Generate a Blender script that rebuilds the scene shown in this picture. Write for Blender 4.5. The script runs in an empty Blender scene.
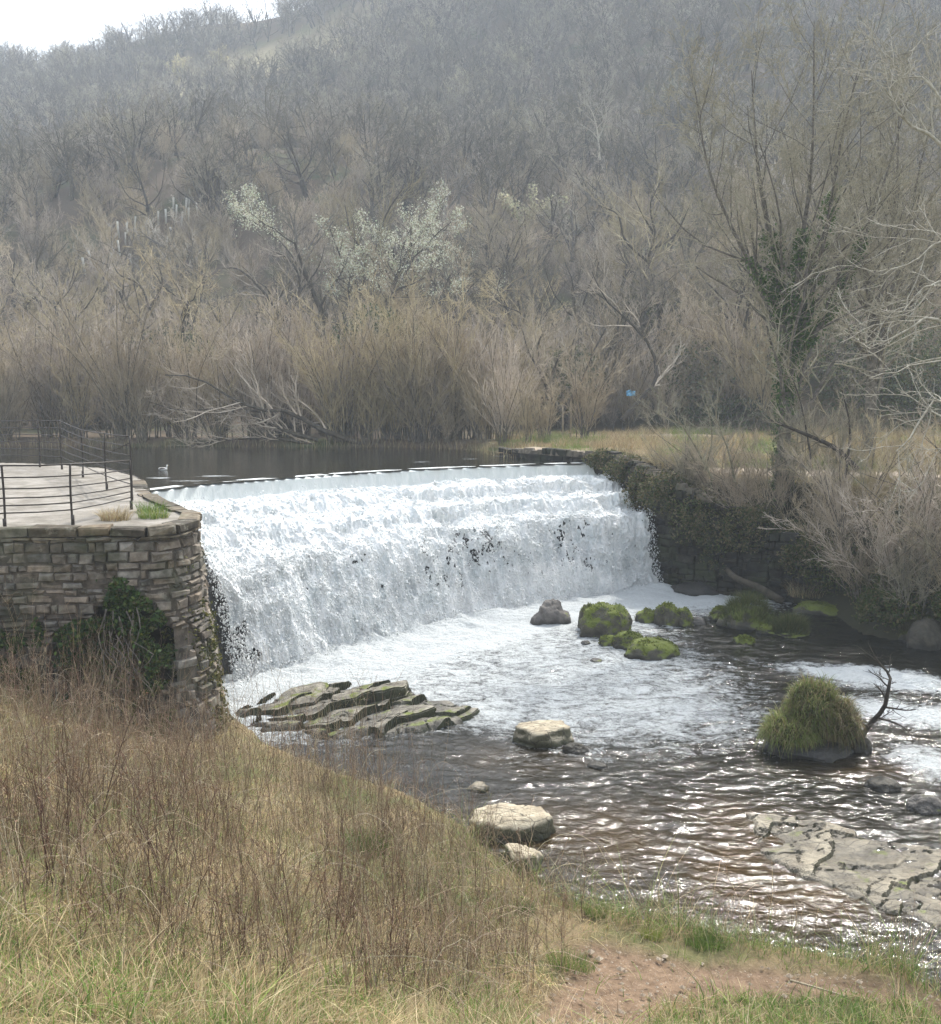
import bpy, math
import numpy as np
R = math.radians
PI = math.pi
sc = bpy.context.scene
COL = sc.collection
rng = np.random.default_rng(7)

# ------------------------------------------------------------------ camera model
F = 965.0; W, Hh = 941.0, 1024.0
PITCH = R(7.2); CZ = 6.3
def ray(px, py):
    u = (px - W / 2) / F; v = (Hh / 2 - py) / F
    return np.array([u, math.cos(PITCH) + v * math.sin(PITCH), -math.sin(PITCH) + v * math.cos(PITCH)])
def at(px, py, z):
    d = ray(px, py); t = (z - CZ) / d[2]
    return np.array([d[0] * t, d[1] * t, z])
def atd(px, py, Y):
    d = ray(px, py); t = Y / d[1]
    return np.array([d[0] * t, Y, CZ + d[2] * t])
def inview(x, y, z, m=0.12):
    yy = np.asarray(y) * math.cos(PITCH) - (np.asarray(z) - CZ) * math.sin(PITCH)
    zz = np.asarray(y) * math.sin(PITCH) + (np.asarray(z) - CZ) * math.cos(PITCH)
    u = np.asarray(x) / np.maximum(yy, .01); v = zz / np.maximum(yy, .01)
    return (yy > .3) & (abs(u) < W / 2 / F + m) & (abs(v) < Hh / 2 / F + m)

# ------------------------------------------------------------------ numpy noise
def _h(i, j, k):
    i = np.asarray(i); j = np.asarray(j); k = np.asarray(k)
    n = (i * 374761393 + j * 668265263 + k * 2147483647) & 0xffffffff
    n = ((n ^ (n >> 13)) * 1274126177) & 0xffffffff
    n = ((n ^ (n >> 16)) * 668265263) & 0xffffffff
    return ((n ^ (n >> 15)) & 0xffffff) / float(0xffffff)
def vn(x, y, z=0.0):
    x, y, z = np.broadcast_arrays(np.asarray(x, float), np.asarray(y, float), np.asarray(z, float))
    i = np.floor(x).astype(np.int64); j = np.floor(y).astype(np.int64); k = np.floor(z).astype(np.int64)
    fx = x - i; fy = y - j; fz = z - k
    fx = fx * fx * (3 - 2 * fx); fy = fy * fy * (3 - 2 * fy); fz = fz * fz * (3 - 2 * fz)
    def L(a, b, t): return a + (b - a) * t
    r = L(L(L(_h(i, j, k), _h(i + 1, j, k), fx), L(_h(i, j + 1, k), _h(i + 1, j + 1, k), fx), fy),
          L(L(_h(i, j, k + 1), _h(i + 1, j, k + 1), fx), L(_h(i, j + 1, k + 1), _h(i + 1, j + 1, k + 1), fx), fy), fz)
    return r * 2 - 1
def fbm(x, y, z=0.0, o=4, g=.5):
    a, s, t = 1.0, 0.0, 0.0
    x = np.asarray(x, float); y = np.asarray(y, float); z = np.asarray(z, float)
    for q in range(o):
        s = s + a * vn(x + 17.3 * q, y - 9.1 * q, z + 3.7 * q); t += a
        x = x * 2.03; y = y * 2.03; z = z * 2.03; a *= g
    return s / t
def sst(a, b, x):
    t = np.clip((np.asarray(x, float) - a) / (b - a), 0, 1); return t * t * (3 - 2 * t)
def nz(v):
    return v / np.maximum(np.linalg.norm(v, axis=-1, keepdims=True), 1e-9)

# ------------------------------------------------------------------ objects
def tag(o, label=None, cat=None, group=None, kind=None):
    if label: o['label'] = label
    if cat: o['category'] = cat
    if group: o['group'] = group
    if kind: o['kind'] = kind
    return o
def empty(name, loc=(0, 0, 0), rz=0.0, scale=1.0):
    o = bpy.data.objects.new(name, None); COL.objects.link(o)
    o.empty_display_size = .2
    o.location = loc; o.rotation_euler = (0, 0, rz)
    o.scale = (scale,) * 3 if np.isscalar(scale) else scale
    return o
def mesh_data(name, V, faces, mat=None, smooth=True, attrs=None):
    """V (n,3); faces: list of int arrays (m,k)."""
    V = np.asarray(V, np.float32).reshape(-1, 3)
    faces = [np.asarray(f, np.int32) for f in (faces if isinstance(faces, list) else [faces]) if len(f)]
    me = bpy.data.meshes.new(name)
    me.vertices.add(len(V)); me.vertices.foreach_set('co', V.ravel())
    nl = sum(f.size for f in faces); nf = sum(len(f) for f in faces)
    me.loops.add(nl); me.loops.foreach_set('vertex_index', np.concatenate([f.ravel() for f in faces]))
    me.polygons.add(nf)
    tot = np.concatenate([np.full(len(f), f.shape[1], np.int32) for f in faces])
    st = np.concatenate([[0], np.cumsum(tot)[:-1]]).astype(np.int32)
    me.polygons.foreach_set('loop_start', st)
    me.polygons.foreach_set('use_smooth', np.full(nf, smooth, bool))
    me.update(calc_edges=True)
    for k, a in (attrs or {}).items():
        a = np.asarray(a, np.float32)
        if a.ndim == 1:
            at_ = me.attributes.new(k, 'FLOAT', 'POINT'); at_.data.foreach_set('value', a)
        else:
            at_ = me.attributes.new(k, 'FLOAT_COLOR', 'POINT')
            c = np.ones((len(a), 4), np.float32); c[:, :3] = a; at_.data.foreach_set('color', c.ravel())
    if mat: me.materials.append(mat)
    return me
def link(name, me, parent=None, loc=None):
    o = bpy.data.objects.new(name, me); COL.objects.link(o)
    if parent is not None: o.parent = parent
    if loc is not None: o.location = loc
    return o
def obj(name, V, faces, mat, parent=None, smooth=True, attrs=None, loc=None):
    return link(name, mesh_data(name, V, faces, mat, smooth, attrs), parent, loc)
class MB:
    """collects pieces into one mesh"""
    def __init__(s): s.V = []; s.F = []; s.A = []; s.n = 0
    def add(s, V, faces, col=None):
        V = np.asarray(V, float).reshape(-1, 3)
        for f in (faces if isinstance(faces, list) else [faces]):
            if len(f): s.F.append(np.asarray(f) + s.n)
        s.V.append(V); s.n += len(V)
        if col is not None:
            s.A.append(np.broadcast_to(np.asarray(col, float), (len(V), 3)))
    def data(s, name, mat, smooth=True):
        by = {}
        for f in s.F: by.setdefault(f.shape[1], []).append(f)
        return mesh_data(name, np.concatenate(s.V), [np.concatenate(v) for v in by.values()], mat, smooth,
                         {'col': np.concatenate(s.A)} if s.A else None)
    def build(s, name, mat, parent=None, smooth=True, loc=None):
        return link(name, s.data(name, mat, smooth), parent, loc)
def tubes(P, Rd, S=3, cap=False):
    """P (N,n,3) Rd (N,n) -> verts, quads"""
    P = np.asarray(P, float); Rd = np.asarray(Rd, float)
    N, n = P.shape[:2]
    T = np.gradient(P, axis=1); T = nz(T)
    D = nz(P[:, -1] - P[:, 0] + 1e-6)
    ref = np.where(abs(D[:, 2:3]) > .8, np.array([[1., .1, 0]]), np.array([[.1, 0, 1.]]))
    e1 = nz(np.cross(T, ref[:, None, :])); e2 = np.cross(T, e1)
    a = np.arange(S) * 2 * PI / S
    V = P[:, :, None, :] + Rd[:, :, None, None] * (np.cos(a)[None, None, :, None] * e1[:, :, None, :] + np.sin(a)[None, None, :, None] * e2[:, :, None, :])
    idx = np.arange(N * n * S).reshape(N, n, S)
    q = np.stack([idx[:, :-1, :], np.roll(idx, -1, 2)[:, :-1, :], np.roll(idx, -1, 2)[:, 1:, :], idx[:, 1:, :]], -1).reshape(-1, 4)
    fs = [q]
    if cap and S >= 3:
        fs.append(idx[:, -1, :].reshape(-1, S)); fs.append(idx[:, 0, ::-1].reshape(-1, S))
    return V.reshape(-1, 3), fs
def spline(pts, n):
    """Catmull-Rom resample of a polyline to n points"""
    p = np.asarray(pts, float); m = len(p)
    pp = np.vstack([2 * p[0] - p[1], p, 2 * p[-1] - p[-2]])
    t = np.linspace(0, m - 1 - 1e-9, n); i = t.astype(int); f = (t - i)[:, None]
    a, b, c, d = pp[i], pp[i + 1], pp[i + 2], pp[i + 3]
    return .5 * ((2 * b) + (c - a) * f + (2 * a - 5 * b + 4 * c - d) * f ** 2 + (3 * b - a - 3 * c + d) * f ** 3)
def rope(path, r, S=6, n=None, cap=True):
    path = np.asarray(path, float)
    if n: path = spline(path, n)
    rr = np.interp(np.linspace(0, 1, len(path)), np.linspace(0, 1, len(np.atleast_1d(r))), np.atleast_1d(r))
    return tubes(path[None], rr[None], S, cap)
def sdist(x, y, poly):
    """signed distance, positive outside the polygon"""
    x = np.asarray(x, float); y = np.asarray(y, float); shp = x.shape
    x = x.ravel(); y = y.ravel(); d = np.full(x.shape, 1e18); ins = np.zeros(x.shape, bool)
    n = len(poly)
    for i in range(n):
        ax, ay = poly[i][:2]; bx, by = poly[(i + 1) % n][:2]
        ex, ey = bx - ax, by - ay; wx, wy = x - ax, y - ay
        t = np.clip((wx * ex + wy * ey) / (ex * ex + ey * ey + 1e-12), 0, 1)
        d = np.minimum(d, (wx - ex * t) ** 2 + (wy - ey * t) ** 2)
        c = ((ay > y) != (by > y)) & (x < (bx - ax) * (y - ay) / (by - ay + 1e-12) + ax)
        ins ^= c
    d = np.sqrt(d); return np.where(ins, -d, d).reshape(shp)

# ------------------------------------------------------------------ materials
def newmat(name):
    m = bpy.data.materials.new(name); m.use_nodes = True
    nt = m.node_tree; nt.nodes.clear()
    out = nt.nodes.new('ShaderNodeOutputMaterial')
    def N(t, **k):
        n = nt.nodes.new('ShaderNode' + t)
        for a, v in k.items():
            if a == 'ins':
                for kk, vv in v.items():
                    if hasattr(vv, 'is_linked'): nt.links.new(vv, n.inputs[kk])
                    else: n.inputs[kk].default_value = vv
            else: setattr(n, a, v)
        return n
    return m, nt, out, N
def c4(c): return (c[0], c[1], c[2], 1.0)
def noise(N, vec, scale, detail=4, rough=.55, dist=0.0):
    return N('TexNoise', ins={'Vector': vec, 'Scale': scale, 'Detail': detail, 'Roughness': rough, 'Distortion': dist})
def ramp(N, fac, stops, interp='LINEAR'):
    r = N('ValToRGB', ins={'Fac': fac}); cr = r.color_ramp; cr.interpolation = interp
    while len(cr.elements) < len(stops): cr.elements.new(.5)
    for e, (p, c) in zip(cr.elements, stops):
        e.position = p; e.color = c4(c) if len(np.atleast_1d(c)) == 3 else (c, c, c, 1)
    return r.outputs['Color']
def mixc(N, fac, a, b):
    m = N('Mix', data_type='RGBA')
    nt = m.id_data
    for sock, v in ((m.inputs[0], fac), (m.inputs[6], a), (m.inputs[7], b)):
        if hasattr(v, 'is_linked'): nt.links.new(v, sock)
        else: sock.default_value = v if np.isscalar(v) else c4(v)
    return m.outputs[2]
def mth(N, op, a, b=0.0, clamp=False):
    m = N('Math', operation=op, use_clamp=clamp)
    for s, v in ((m.inputs[0], a), (m.inputs[1], b)):
        if hasattr(v, 'is_linked'): m.id_data.links.new(v, s)
        else: s.default_value = v
    return m.outputs[0]
def stretch(N, vec, s):
    return N('Mapping', ins={'Vector': vec, 'Scale': s}).outputs[0]
def principled(nt, out, N, color, rough=.8, bump=None, bstr=.5, bdist=.02, spec=.3, extra=None):
    p = N('BsdfPrincipled', ins={'Roughness': rough, 'Specular IOR Level': spec})
    if hasattr(color, 'is_linked'): nt.links.new(color, p.inputs['Base Color'])
    else: p.inputs['Base Color'].default_value = c4(color)
    for k, v in (extra or {}).items(): p.inputs[k].default_value = v
    if bump is not None:
        b = N('Bump', ins={'Height': bump, 'Strength': bstr, 'Distance': bdist}); nt.links.new(b.outputs[0], p.inputs['Normal'])
    nt.links.new(p.outputs[0], out.inputs[0]); return p
def simple(name, c1, c2, scale=3, rough=.85, bstr=.5, bdist=.02, spec=.2, rnd=0.0, detail=5):
    m, nt, out, N = newmat(name)
    g = N('TexCoord').outputs['Object']
    n = noise(N, g, scale, detail)
    col = mixc(N, ramp(N, n.outputs[0], [(.35, 0.0), (.65, 1.0)]), c1, c2)
    if rnd:
        r = N('ObjectInfo').outputs['Random']
        hs = N('HueSaturation', ins={'Color': col, 'Value': mth(N, 'ADD', mth(N, 'MULTIPLY', r, 2 * rnd), 1 - rnd)})
        hs2 = mth(N, 'MULTIPLY', r, 7.31); fr = mth(N, 'FRACT', hs2)
        nt.links.new(mth(N, 'ADD', mth(N, 'MULTIPLY', fr, .03), .485), hs.inputs['Hue'])
        nt.links.new(mth(N, 'ADD', mth(N, 'MULTIPLY', fr, .6), .7), hs.inputs['Saturation'])
        col = hs.outputs[0]
    principled(nt, out, N, col, rough, noise(N, g, scale * 6, 4).outputs[0], bstr, bdist, spec)
    return m
def leafmat(name, trans=.35, rough=.6, spec=.2):
    """blade / leaf material whose colour comes from the vertex attribute 'col' (each blade has its own hue)"""
    m, nt, out, N = newmat(name)
    a = N('Attribute', attribute_name='col').outputs['Color']
    p = N('BsdfPrincipled', ins={'Base Color': a, 'Roughness': rough, 'Specular IOR Level': spec})
    t = N('BsdfTranslucent', ins={'Color': a})
    mx = N('MixShader', ins={0: trans}); nt.links.new(p.outputs[0], mx.inputs[1]); nt.links.new(t.outputs[0], mx.inputs[2])
    nt.links.new(mx.outputs[0], out.inputs[0]); return m

M = {}
M['bark'] = simple('bark', (.08, .07, .052), (.20, .175, .135), 9, .9, .6, .03, rnd=.25)
M['bark_dark'] = simple('bark_dark', (.035, .03, .024), (.085, .072, .056), 9, .9, .6, .03)
M['bark_pale'] = simple('bark_pale', (.26, .24, .195), (.46, .43, .36), 12, .85, .4, .01)
M['bark_log'] = simple('bark_log', (.05, .042, .032), (.11, .095, .07), 6, .9, .6, .03)
M['twig'] = simple('twig', (.22, .19, .135), (.40, .345, .25), 1.5, .85, 0, .01, rnd=.3, detail=2)
M['twig_scrub'] = simple('twig_scrub', (.32, .26, .185), (.50, .42, .31), 1.2, .85, 0, .01, rnd=.25, detail=2)
M['twig_dark'] = simple('twig_dark', (.07, .062, .045), (.15, .135, .10), 1, .85, 0, .01, rnd=.3, detail=2)
M['twig_hill'] = simple('twig_hill', (.18, .16, .12), (.38, .345, .27), .6, .85, 0, .01, rnd=.5, detail=2)
M['twig_ash'] = simple('twig_ash', (.21, .19, .135), (.36, .33, .24), 2, .85, 0, .01, detail=2)
M['iron'] = simple('iron', (.012, .010, .009), (.035, .024, .018), 25, .55, .2, .002, .4)
M['leaf'] = leafmat('leaf')
M['leaf_gloss'] = leafmat('leaf_gloss', .25, .6, .12)
M['wet_rock'] = simple('wet_rock', (.010, .010, .009), (.035, .032, .026), 2.5, .6, .8, .05, .5)
M['post_wood'] = simple('post_wood', (.28, .23, .16), (.40, .34, .25), 10, .9, .4, .01)
M['guard'] = simple('guard', (.42, .41, .36), (.60, .59, .54), 3, .6, 0, .01)
M['feather'] = simple('feather', (.62, .60, .55), (.75, .73, .70), 12, .7, .2, .01)
M['feather_dark'] = simple('feather_dark', (.06, .055, .05), (.14, .12, .10), 12, .7, .2, .01)
M['beak'] = simple('beak', (.45, .22, .03), (.5, .27, .05), 10, .5, 0, .01)
M['blue'] = simple('blue', (.10, .32, .55), (.20, .45, .65), 8, .5, .3, .02)

# stone masonry (per-stone hue in 'col')
def stonemat(name, lichen=.5, damp=0.0):
    m, nt, out, N = newmat(name)
    g = N('TexCoord').outputs['Object']
    a = N('Attribute', attribute_name='col').outputs['Color']
    n1 = noise(N, g, 7, 6, .6).outputs[0]; n2 = noise(N, g, 1.3, 4).outputs[0]
    c = mixc(N, ramp(N, n1, [(.3, 0.0), (.7, 1.0)]), (.35, .33, .30), (1.25, 1.2, 1.15))
    mu = N('Mix', data_type='RGBA', blend_type='MULTIPLY'); mu.inputs[0].default_value = 1
    nt.links.new(a, mu.inputs[6]); nt.links.new(c, mu.inputs[7])
    l = ramp(N, noise(N, g, 4.5, 5, .65).outputs[0], [(.58, 0.0), (.66, 1.0)])
    c2 = mixc(N, mth(N, 'MULTIPLY', l, lichen), mu.outputs[2], (.26, .25, .20))
    l2 = ramp(N, n2, [(.5, 0.0), (.68, 1.0)])
    c3 = mixc(N, mth(N, 'MULTIPLY', l2, .55), c2, (.045, .055, .025))
    principled(nt, out, N, c3, .85, noise(N, g, 22, 5, .65).outputs[0], .7, .02, .25)
    return m
M['stone'] = stonemat('stone')
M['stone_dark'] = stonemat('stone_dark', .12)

def rockmat(name, base, hi, moss=0.0, algae=0.0):
    m, nt, out, N = newmat(name)
    geo = N('NewGeometry'); g = N('TexCoord').outputs['Object']
    n1 = noise(N, g, 3.2, 7, .62, .4).outputs[0]
    c = mixc(N, ramp(N, n1, [(.32, 0.0), (.68, 1.0)]), base, hi)
    pos = N('SeparateXYZ', ins={0: geo.outputs['Position']}).outputs[2]
    wet = N('MapRange', ins={'Value': mth(N, 'ADD', pos, mth(N, 'MULTIPLY', n1, .12)), 1: .05, 2: .22, 3: 1.0, 4: 0.0}).outputs[0]
    c = mixc(N, mth(N, 'MULTIPLY', wet, .85), c, (.015, .014, .010))      # wet band at the waterline
    if moss:
        nzc = N('SeparateXYZ', ins={0: geo.outputs['Normal']}).outputs[2]
        mm = mth(N, 'ADD', nzc, mth(N, 'MULTIPLY', mth(N, 'SUBTRACT', noise(N, g, 2.1, 5).outputs[0], .5), 3.0))
        mm = N('MapRange', ins={'Value': mm, 1: 1.05 - moss, 2: 1.3 - moss, 3: 0.0, 4: 1.0}).outputs[0]
        gc = mixc(N, noise(N, g, 9, 4).outputs[0], (.06, .075, .014), (.17, .20, .035))
        c = mixc(N, mm, c, gc)
    nz2 = N('SeparateXYZ', ins={0: geo.outputs['Normal']}).outputs[2]
    if algae:
        sd = N('MapRange', ins={'Value': mth(N, 'ADD', nz2, mth(N, 'MULTIPLY', mth(N, 'SUBTRACT', n1, .5), .8)), 1: .30, 2: .62, 3: 1.0, 4: 0.0}).outputs[0]
        c = mixc(N, mth(N, 'MULTIPLY', sd, algae), c, mixc(N, noise(N, g, 6, 4).outputs[0], (.018, .02, .010), (.06, .065, .025)))
        crk = N('TexVoronoi', feature='DISTANCE_TO_EDGE', ins={'Vector': N('Mapping', ins={'Vector': g, 'Scale': (1, 2.2, 1), 'Rotation': (0, 0, .3)}).outputs[0], 'Scale': 2.6})
        ck = N('MapRange', ins={'Value': crk.outputs[0], 1: .0, 2: .035, 3: 1.0, 4: 0.0}).outputs[0]
        c = mixc(N, mth(N, 'MULTIPLY', ck, .8), c, (.03, .026, .018))
    bb = mth(N, 'ADD', noise(N, g, 14, 6, .65).outputs[0], mth(N, 'MULTIPLY', n1, 1.2))
    p = principled(nt, out, N, c, .8, bb, .9, .035, .3)
    nt.links.new(mth(N, 'SUBTRACT', .85, mth(N, 'MULTIPLY', wet, .55)), p.inputs['Roughness'])
    return m
M['rock_grey'] = rockmat('rock_grey', (.07, .065, .06), (.17, .155, .14), .1)
M['rock_mossy'] = rockmat('rock_mossy', (.05, .045, .035), (.12, .11, .08), .75)
M['rock_slab'] = rockmat('rock_slab', (.07, .062, .048), (.30, .275, .22), -.08, .95)
M['rock_tan'] = rockmat('rock_tan', (.26, .215, .15), (.52, .46, .34), -.25, .8)
M['rock_dark'] = rockmat('rock_dark', (.03, .028, .022), (.09, .08, .06), .0)

# ------------------------------------------------------------------ plan of the place
crest_px = [(143, 491), (170, 487.5), (200, 484), (250, 480), (300, 476.5), (350, 473), (400, 470), (450, 467.5), (500, 465.5), (560, 463.5), (612, 462.5)]
CREST = np.array([at(x, y, 3.7) for x, y in crest_px])
base_px = [(238, 690), (262, 676), (296, 664), (340, 652), (385, 640), (430, 628), (475, 617), (520, 607), (565, 599), (612, 594), (662, 590)]
BASE = np.array([at(x, y, 0.0) for x, y in base_px])
near_shore_px = [(228, 712), (262, 745), (330, 775), (400, 795), (450, 822), (500, 868), (560, 905), (640, 925), (740, 945), (830, 962), (905, 975), (945, 1005)]
NEAR = np.array([at(x, y, 0.0) for x, y in near_shore_px])
LPOLY = [tuple(p[:2]) for p in CREST] + [(5.9, 30.6), (7.6, 29.6), (9.6, 28.6), (10.3, 26.5), (10.2, 24.4), (11.6, 23.3), (13.5, 21.5), (18, 18), (28, 12), (26, 3), (8, 7.3)] \
        + [tuple(p[:2]) for p in NEAR[::-1]] + [(-4.6, 17.6), (-5.6, 19.2), (-7.6, 22.6)]
UPOLY = [(p[0] - .3, p[1] + .5) for p in CREST[::-1]] + [(-9.4, 26.5), (-10.9, 28.6), (-12.9, 30), (-16, 31), (-30, 33), (-60, 38), (-60, 45), (-34, 45.3), (-20, 44.9), (-10, 44.5), (-4, 44.1), (-1.5, 43.6), (0.8, 41), (1.6, 38), (3.2, 35.8), (4.6, 34.6)]
PIER = [(-40, 15.0), (-7.85, 15.75), (-5.9, 15.8), (-5.3, 15.95), (-4.95, 16.3), (-4.85, 16.9), (-5.2, 17.9), (-6.0, 19.2), (-6.9, 20.9), (-7.7, 22.7), (-8.55, 25.0), (-9.35, 26.6), (-10.9, 28.7), (-12.9, 30.1), (-16, 31.2), (-40, 33.5)]

def hill(x, y):
    # valley side beyond the pond: skyline lower on the left
    x = np.asarray(x, float); y = np.asarray(y, float)
    top = np.interp(x, [-150, -118, -82, -43, 0, 60, 160], [73, 75, 80, 89, 102, 126, 155])
    foot = 58 - 8 * sst(0, 30, x) + 10 * sst(-10, -60, x)
    t = np.clip((y - foot) / (235 - foot), 0, 1.6)
    s = np.where(t < 1, t * (0.62 + 0.38 * t), 1 + (t - 1) * .12)
    h = top * s
    h = h + 6 * fbm(x / 42, y / 42, 3.1, 3) * sst(60, 120, y) + 1.0 * fbm(x / 9, y / 9, 1, 3) * sst(50, 90, y)
    # rolling spur in the middle distance, left
    h = h + 9 * np.exp(-((x + 32) / 34) ** 2 - ((y - 104) / 20) ** 2)
    return h
def ground(x, y):
    x = np.asarray(x, float); y = np.asarray(y, float)
    sL = sdist(x, y, LPOLY); sU = sdist(x, y, UPOLY); sP = sdist(x, y, PIER)
    # near bank (camera side)
    s = np.maximum(sL, 0)
    near = .10 + .10 * sst(0, .4, s) + .05 * s + .050 * np.minimum(s, 4.5) ** 2 + .33 * np.maximum(s - 4.5, 0)
    near = np.minimum(near + .35 * sst(11.5, 14, y) * sst(-4.6, -6, x) * sst(0, 1, s), 4.7 + 0 * s) + .07 * fbm(x * 1.1, y * 1.1, 5, 4) * sst(.1, 1, s) + .03 * fbm(x * 5, y * 5, 2, 3)
    plat = 3.3 + .7 * sst(30, 40, y) - .4 * sst(25, 12, y)
    far = plat + hill(x, y) + .08 * fbm(x * .8, y * .8, 9, 3) + .03 * fbm(x * 4, y * 4, 9, 3)
    far = np.minimum(far, .0 + 1.25 * s + .45 * fbm(x * 1.2, y * 1.2, 4, 3) * sst(0, 1.5, s))
    far = np.minimum(far, 3.65 + .30 * np.maximum(sU, 0) ** .8 + 60 * np.maximum(sU - 3, 0))
    isnear = (y < 17.5) & ((x < 9) | (y < 9))
    z = np.where(isnear, near, far)
    z = np.where(sL < 0, np.maximum(-.9, -.05 + .5 * sL), z)
    z = np.where((sU < 0), np.maximum(3.0, 3.62 + .4 * sU), z)
    z = np.where((sP < -.25) & ~((abs(x + 5.95) < 1.25) & (y < 17.6) & (x < -4.9)), 3.55, z)
    return z
def gz(x, y): return float(ground(np.array([x]), np.array([y]))[0])
def hitg(px, py):
    """first meeting of the view ray with the ground"""
    d = ray(px, py); t = np.linspace(3, 300, 8000)
    P = d[None] * t[:, None]; z = CZ + P[:, 2]
    i = np.argmax(z < ground(P[:, 0], P[:, 1])); return np.array([P[i, 0], P[i, 1], z[i]])

def axis(a, b, fine, lo, hi, g=1.06, mx=4.0):
    c = list(np.arange(lo, hi + 1e-6, fine)); st = fine
    while c[-1] < b: st = min(st * g, mx); c.append(c[-1] + st)
    st = fine; pre = [c[0]]
    while pre[-1] > a: st = min(st * g, mx); pre.append(pre[-1] - st)
    return np.array(pre[:0:-1] + c)
gx = axis(-320, 320, .11, -9.5, 13); gy = axis(-60, 330, .11, 4.5, 33)
GX, GY = np.meshgrid(gx, gy)
GZ = ground(GX, GY)
path_px = [(520, 1100), (552, 1024), (566, 985), (556, 952), (600, 938), (660, 952), (740, 958), (800, 968), (870, 975), (941, 982), (990, 1000), (950, 1012), (905, 992), (830, 996), (760, 1000), (700, 1010), (660, 1030), (640, 1100)]
def atg(px, py, z): p = at(px, py, z); return (p[0], p[1])
PATH = [atg(x, y, .33) for x, y in path_px]
path2 = np.array([at(x, y, 3.95)[:2] for x, y in [(470, 470), (560, 448), (640, 452), (690, 463), (730, 474), (790, 480), (850, 474), (1000, 470)]])
def path_mask(x, y):
    d = sdist(x, y, PATH) + .12 * fbm(x * 3, y * 3, 7, 3)
    return 1 - sst(-.1, .12, d)
def polyd(x, y, pts):
    d = np.full(np.shape(x), 1e9)
    for a, b in zip(pts[:-1], pts[1:]):
        e = b - a; t = np.clip(((x - a[0]) * e[0] + (y - a[1]) * e[1]) / (e @ e), 0, 1)
        d = np.minimum(d, np.hypot(x - a[0] - e[0] * t, y - a[1] - e[1] * t))
    return d
TRACK = np.array([(2.5, 39.0), (5.2, 36.5), (7.3, 34.2), (9.5, 33.3), (13, 32.8), (25, 31)])
TRACK2 = np.array([(2.0, 50.0), (10, 49), (20, 48), (45, 47)])
pm = path_mask(GX, GY)
tr = np.maximum(1 - sst(.35, .75, polyd(GX, GY, TRACK) + .2 * fbm(GX * 2, GY * 2, 3, 3)), 1 - sst(.8, 1.4, polyd(GX, GY, TRACK2) + .3 * fbm(GX, GY, 5, 3)))
GZ = GZ - .05 * pm
gr = np.clip(1 - sst(44, 62, GY), 0, 1) * np.where(GY > 42, sst(-1, 2, GX), 1)          # grassy ground by the water, leaf litter in the wood
CL1 = hitg(265, 72); CL2 = hitg(160, 100)
def clearing(x, y): return np.exp(-((x - CL1[0]) / 20) ** 2 - ((y - CL1[1]) / 15) ** 2) + .6 * np.exp(-((x - CL2[0]) / 9) ** 2 - ((y - CL2[1]) / 5) ** 2)
clear = clearing(GX, GY) * (1 + .6 * fbm(GX / 4, GY / 4, 3, 3))
ids = np.arange(GX.size).reshape(GX.shape)
gq = np.stack([ids[:-1, :-1], ids[:-1, 1:], ids[1:, 1:], ids[1:, :-1]], -1).reshape(-1, 4)
m, nt, out, N = newmat('ground'); M['ground'] = m
g = N('NewGeometry').outputs['Position']
A = lambda n: N('Attribute', attribute_name=n).outputs['Fac']
n1 = noise(N, g, .9, 6, .6).outputs[0]; n2 = noise(N, g, 7, 6, .65).outputs[0]; n3 = noise(N, g, 30, 4, .6).outputs[0]
straw = mixc(N, n2, (.10, .075, .04), (.27, .21, .12)); green = mixc(N, n2, (.05, .062, .02), (.13, .14, .055))
cg = mixc(N, ramp(N, n1, [(.42, 0.0), (.62, 1.0)]), straw, green)
lit = mixc(N, n2, (.05, .038, .026), (.15, .115, .08))
lit = mixc(N, ramp(N, noise(N, g, .16, 5, .6).outputs[0], [(.5, 0.0), (.66, 1.0)]), lit, (.06, .075, .03))
c = mixc(N, A('grassy'), lit, cg)
c = mixc(N, A('clearing'), c, mixc(N, n1, (.26, .22, .13), (.50, .42, .23)))
dirt = mixc(N, ramp(N, n2, [(.3, 0.0), (.7, 1.0)]), (.10, .066, .042), (.23, .16, .105))
dirt = mixc(N, ramp(N, n3, [(.62, 0.0), (.7, 1.0)]), dirt, (.34, .28, .21))
c = mixc(N, A('path'), c, dirt)
c = mixc(N, A('track'), c, mixc(N, n2, (.30, .24, .18), (.46, .38, .30)))
c = mixc(N, A('mudbank'), c, mixc(N, n1, (.02, .018, .012), (.05, .05, .025)))
principled(nt, out, N, c, .95, mth(N, 'ADD', n2, mth(N, 'MULTIPLY', n3, .5)), .8, .04, .15)
sLg = sdist(GX, GY, LPOLY)
mud = ((GY > 17.5) | (GX > 9)) * (1 - sst(2.3, 3.2, sLg + .5 * fbm(GX, GY, 2, 3)))
ground_o = obj('ground', np.stack([GX, GY, GZ], -1), gq, M['ground'], attrs={'path': pm.ravel(), 'track': tr.ravel(), 'grassy': gr.ravel(), 'clearing': np.clip(clear * 1.3, 0, 1).ravel(), 'mudbank': mud.ravel()})
tag(ground_o, kind='structure')

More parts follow.
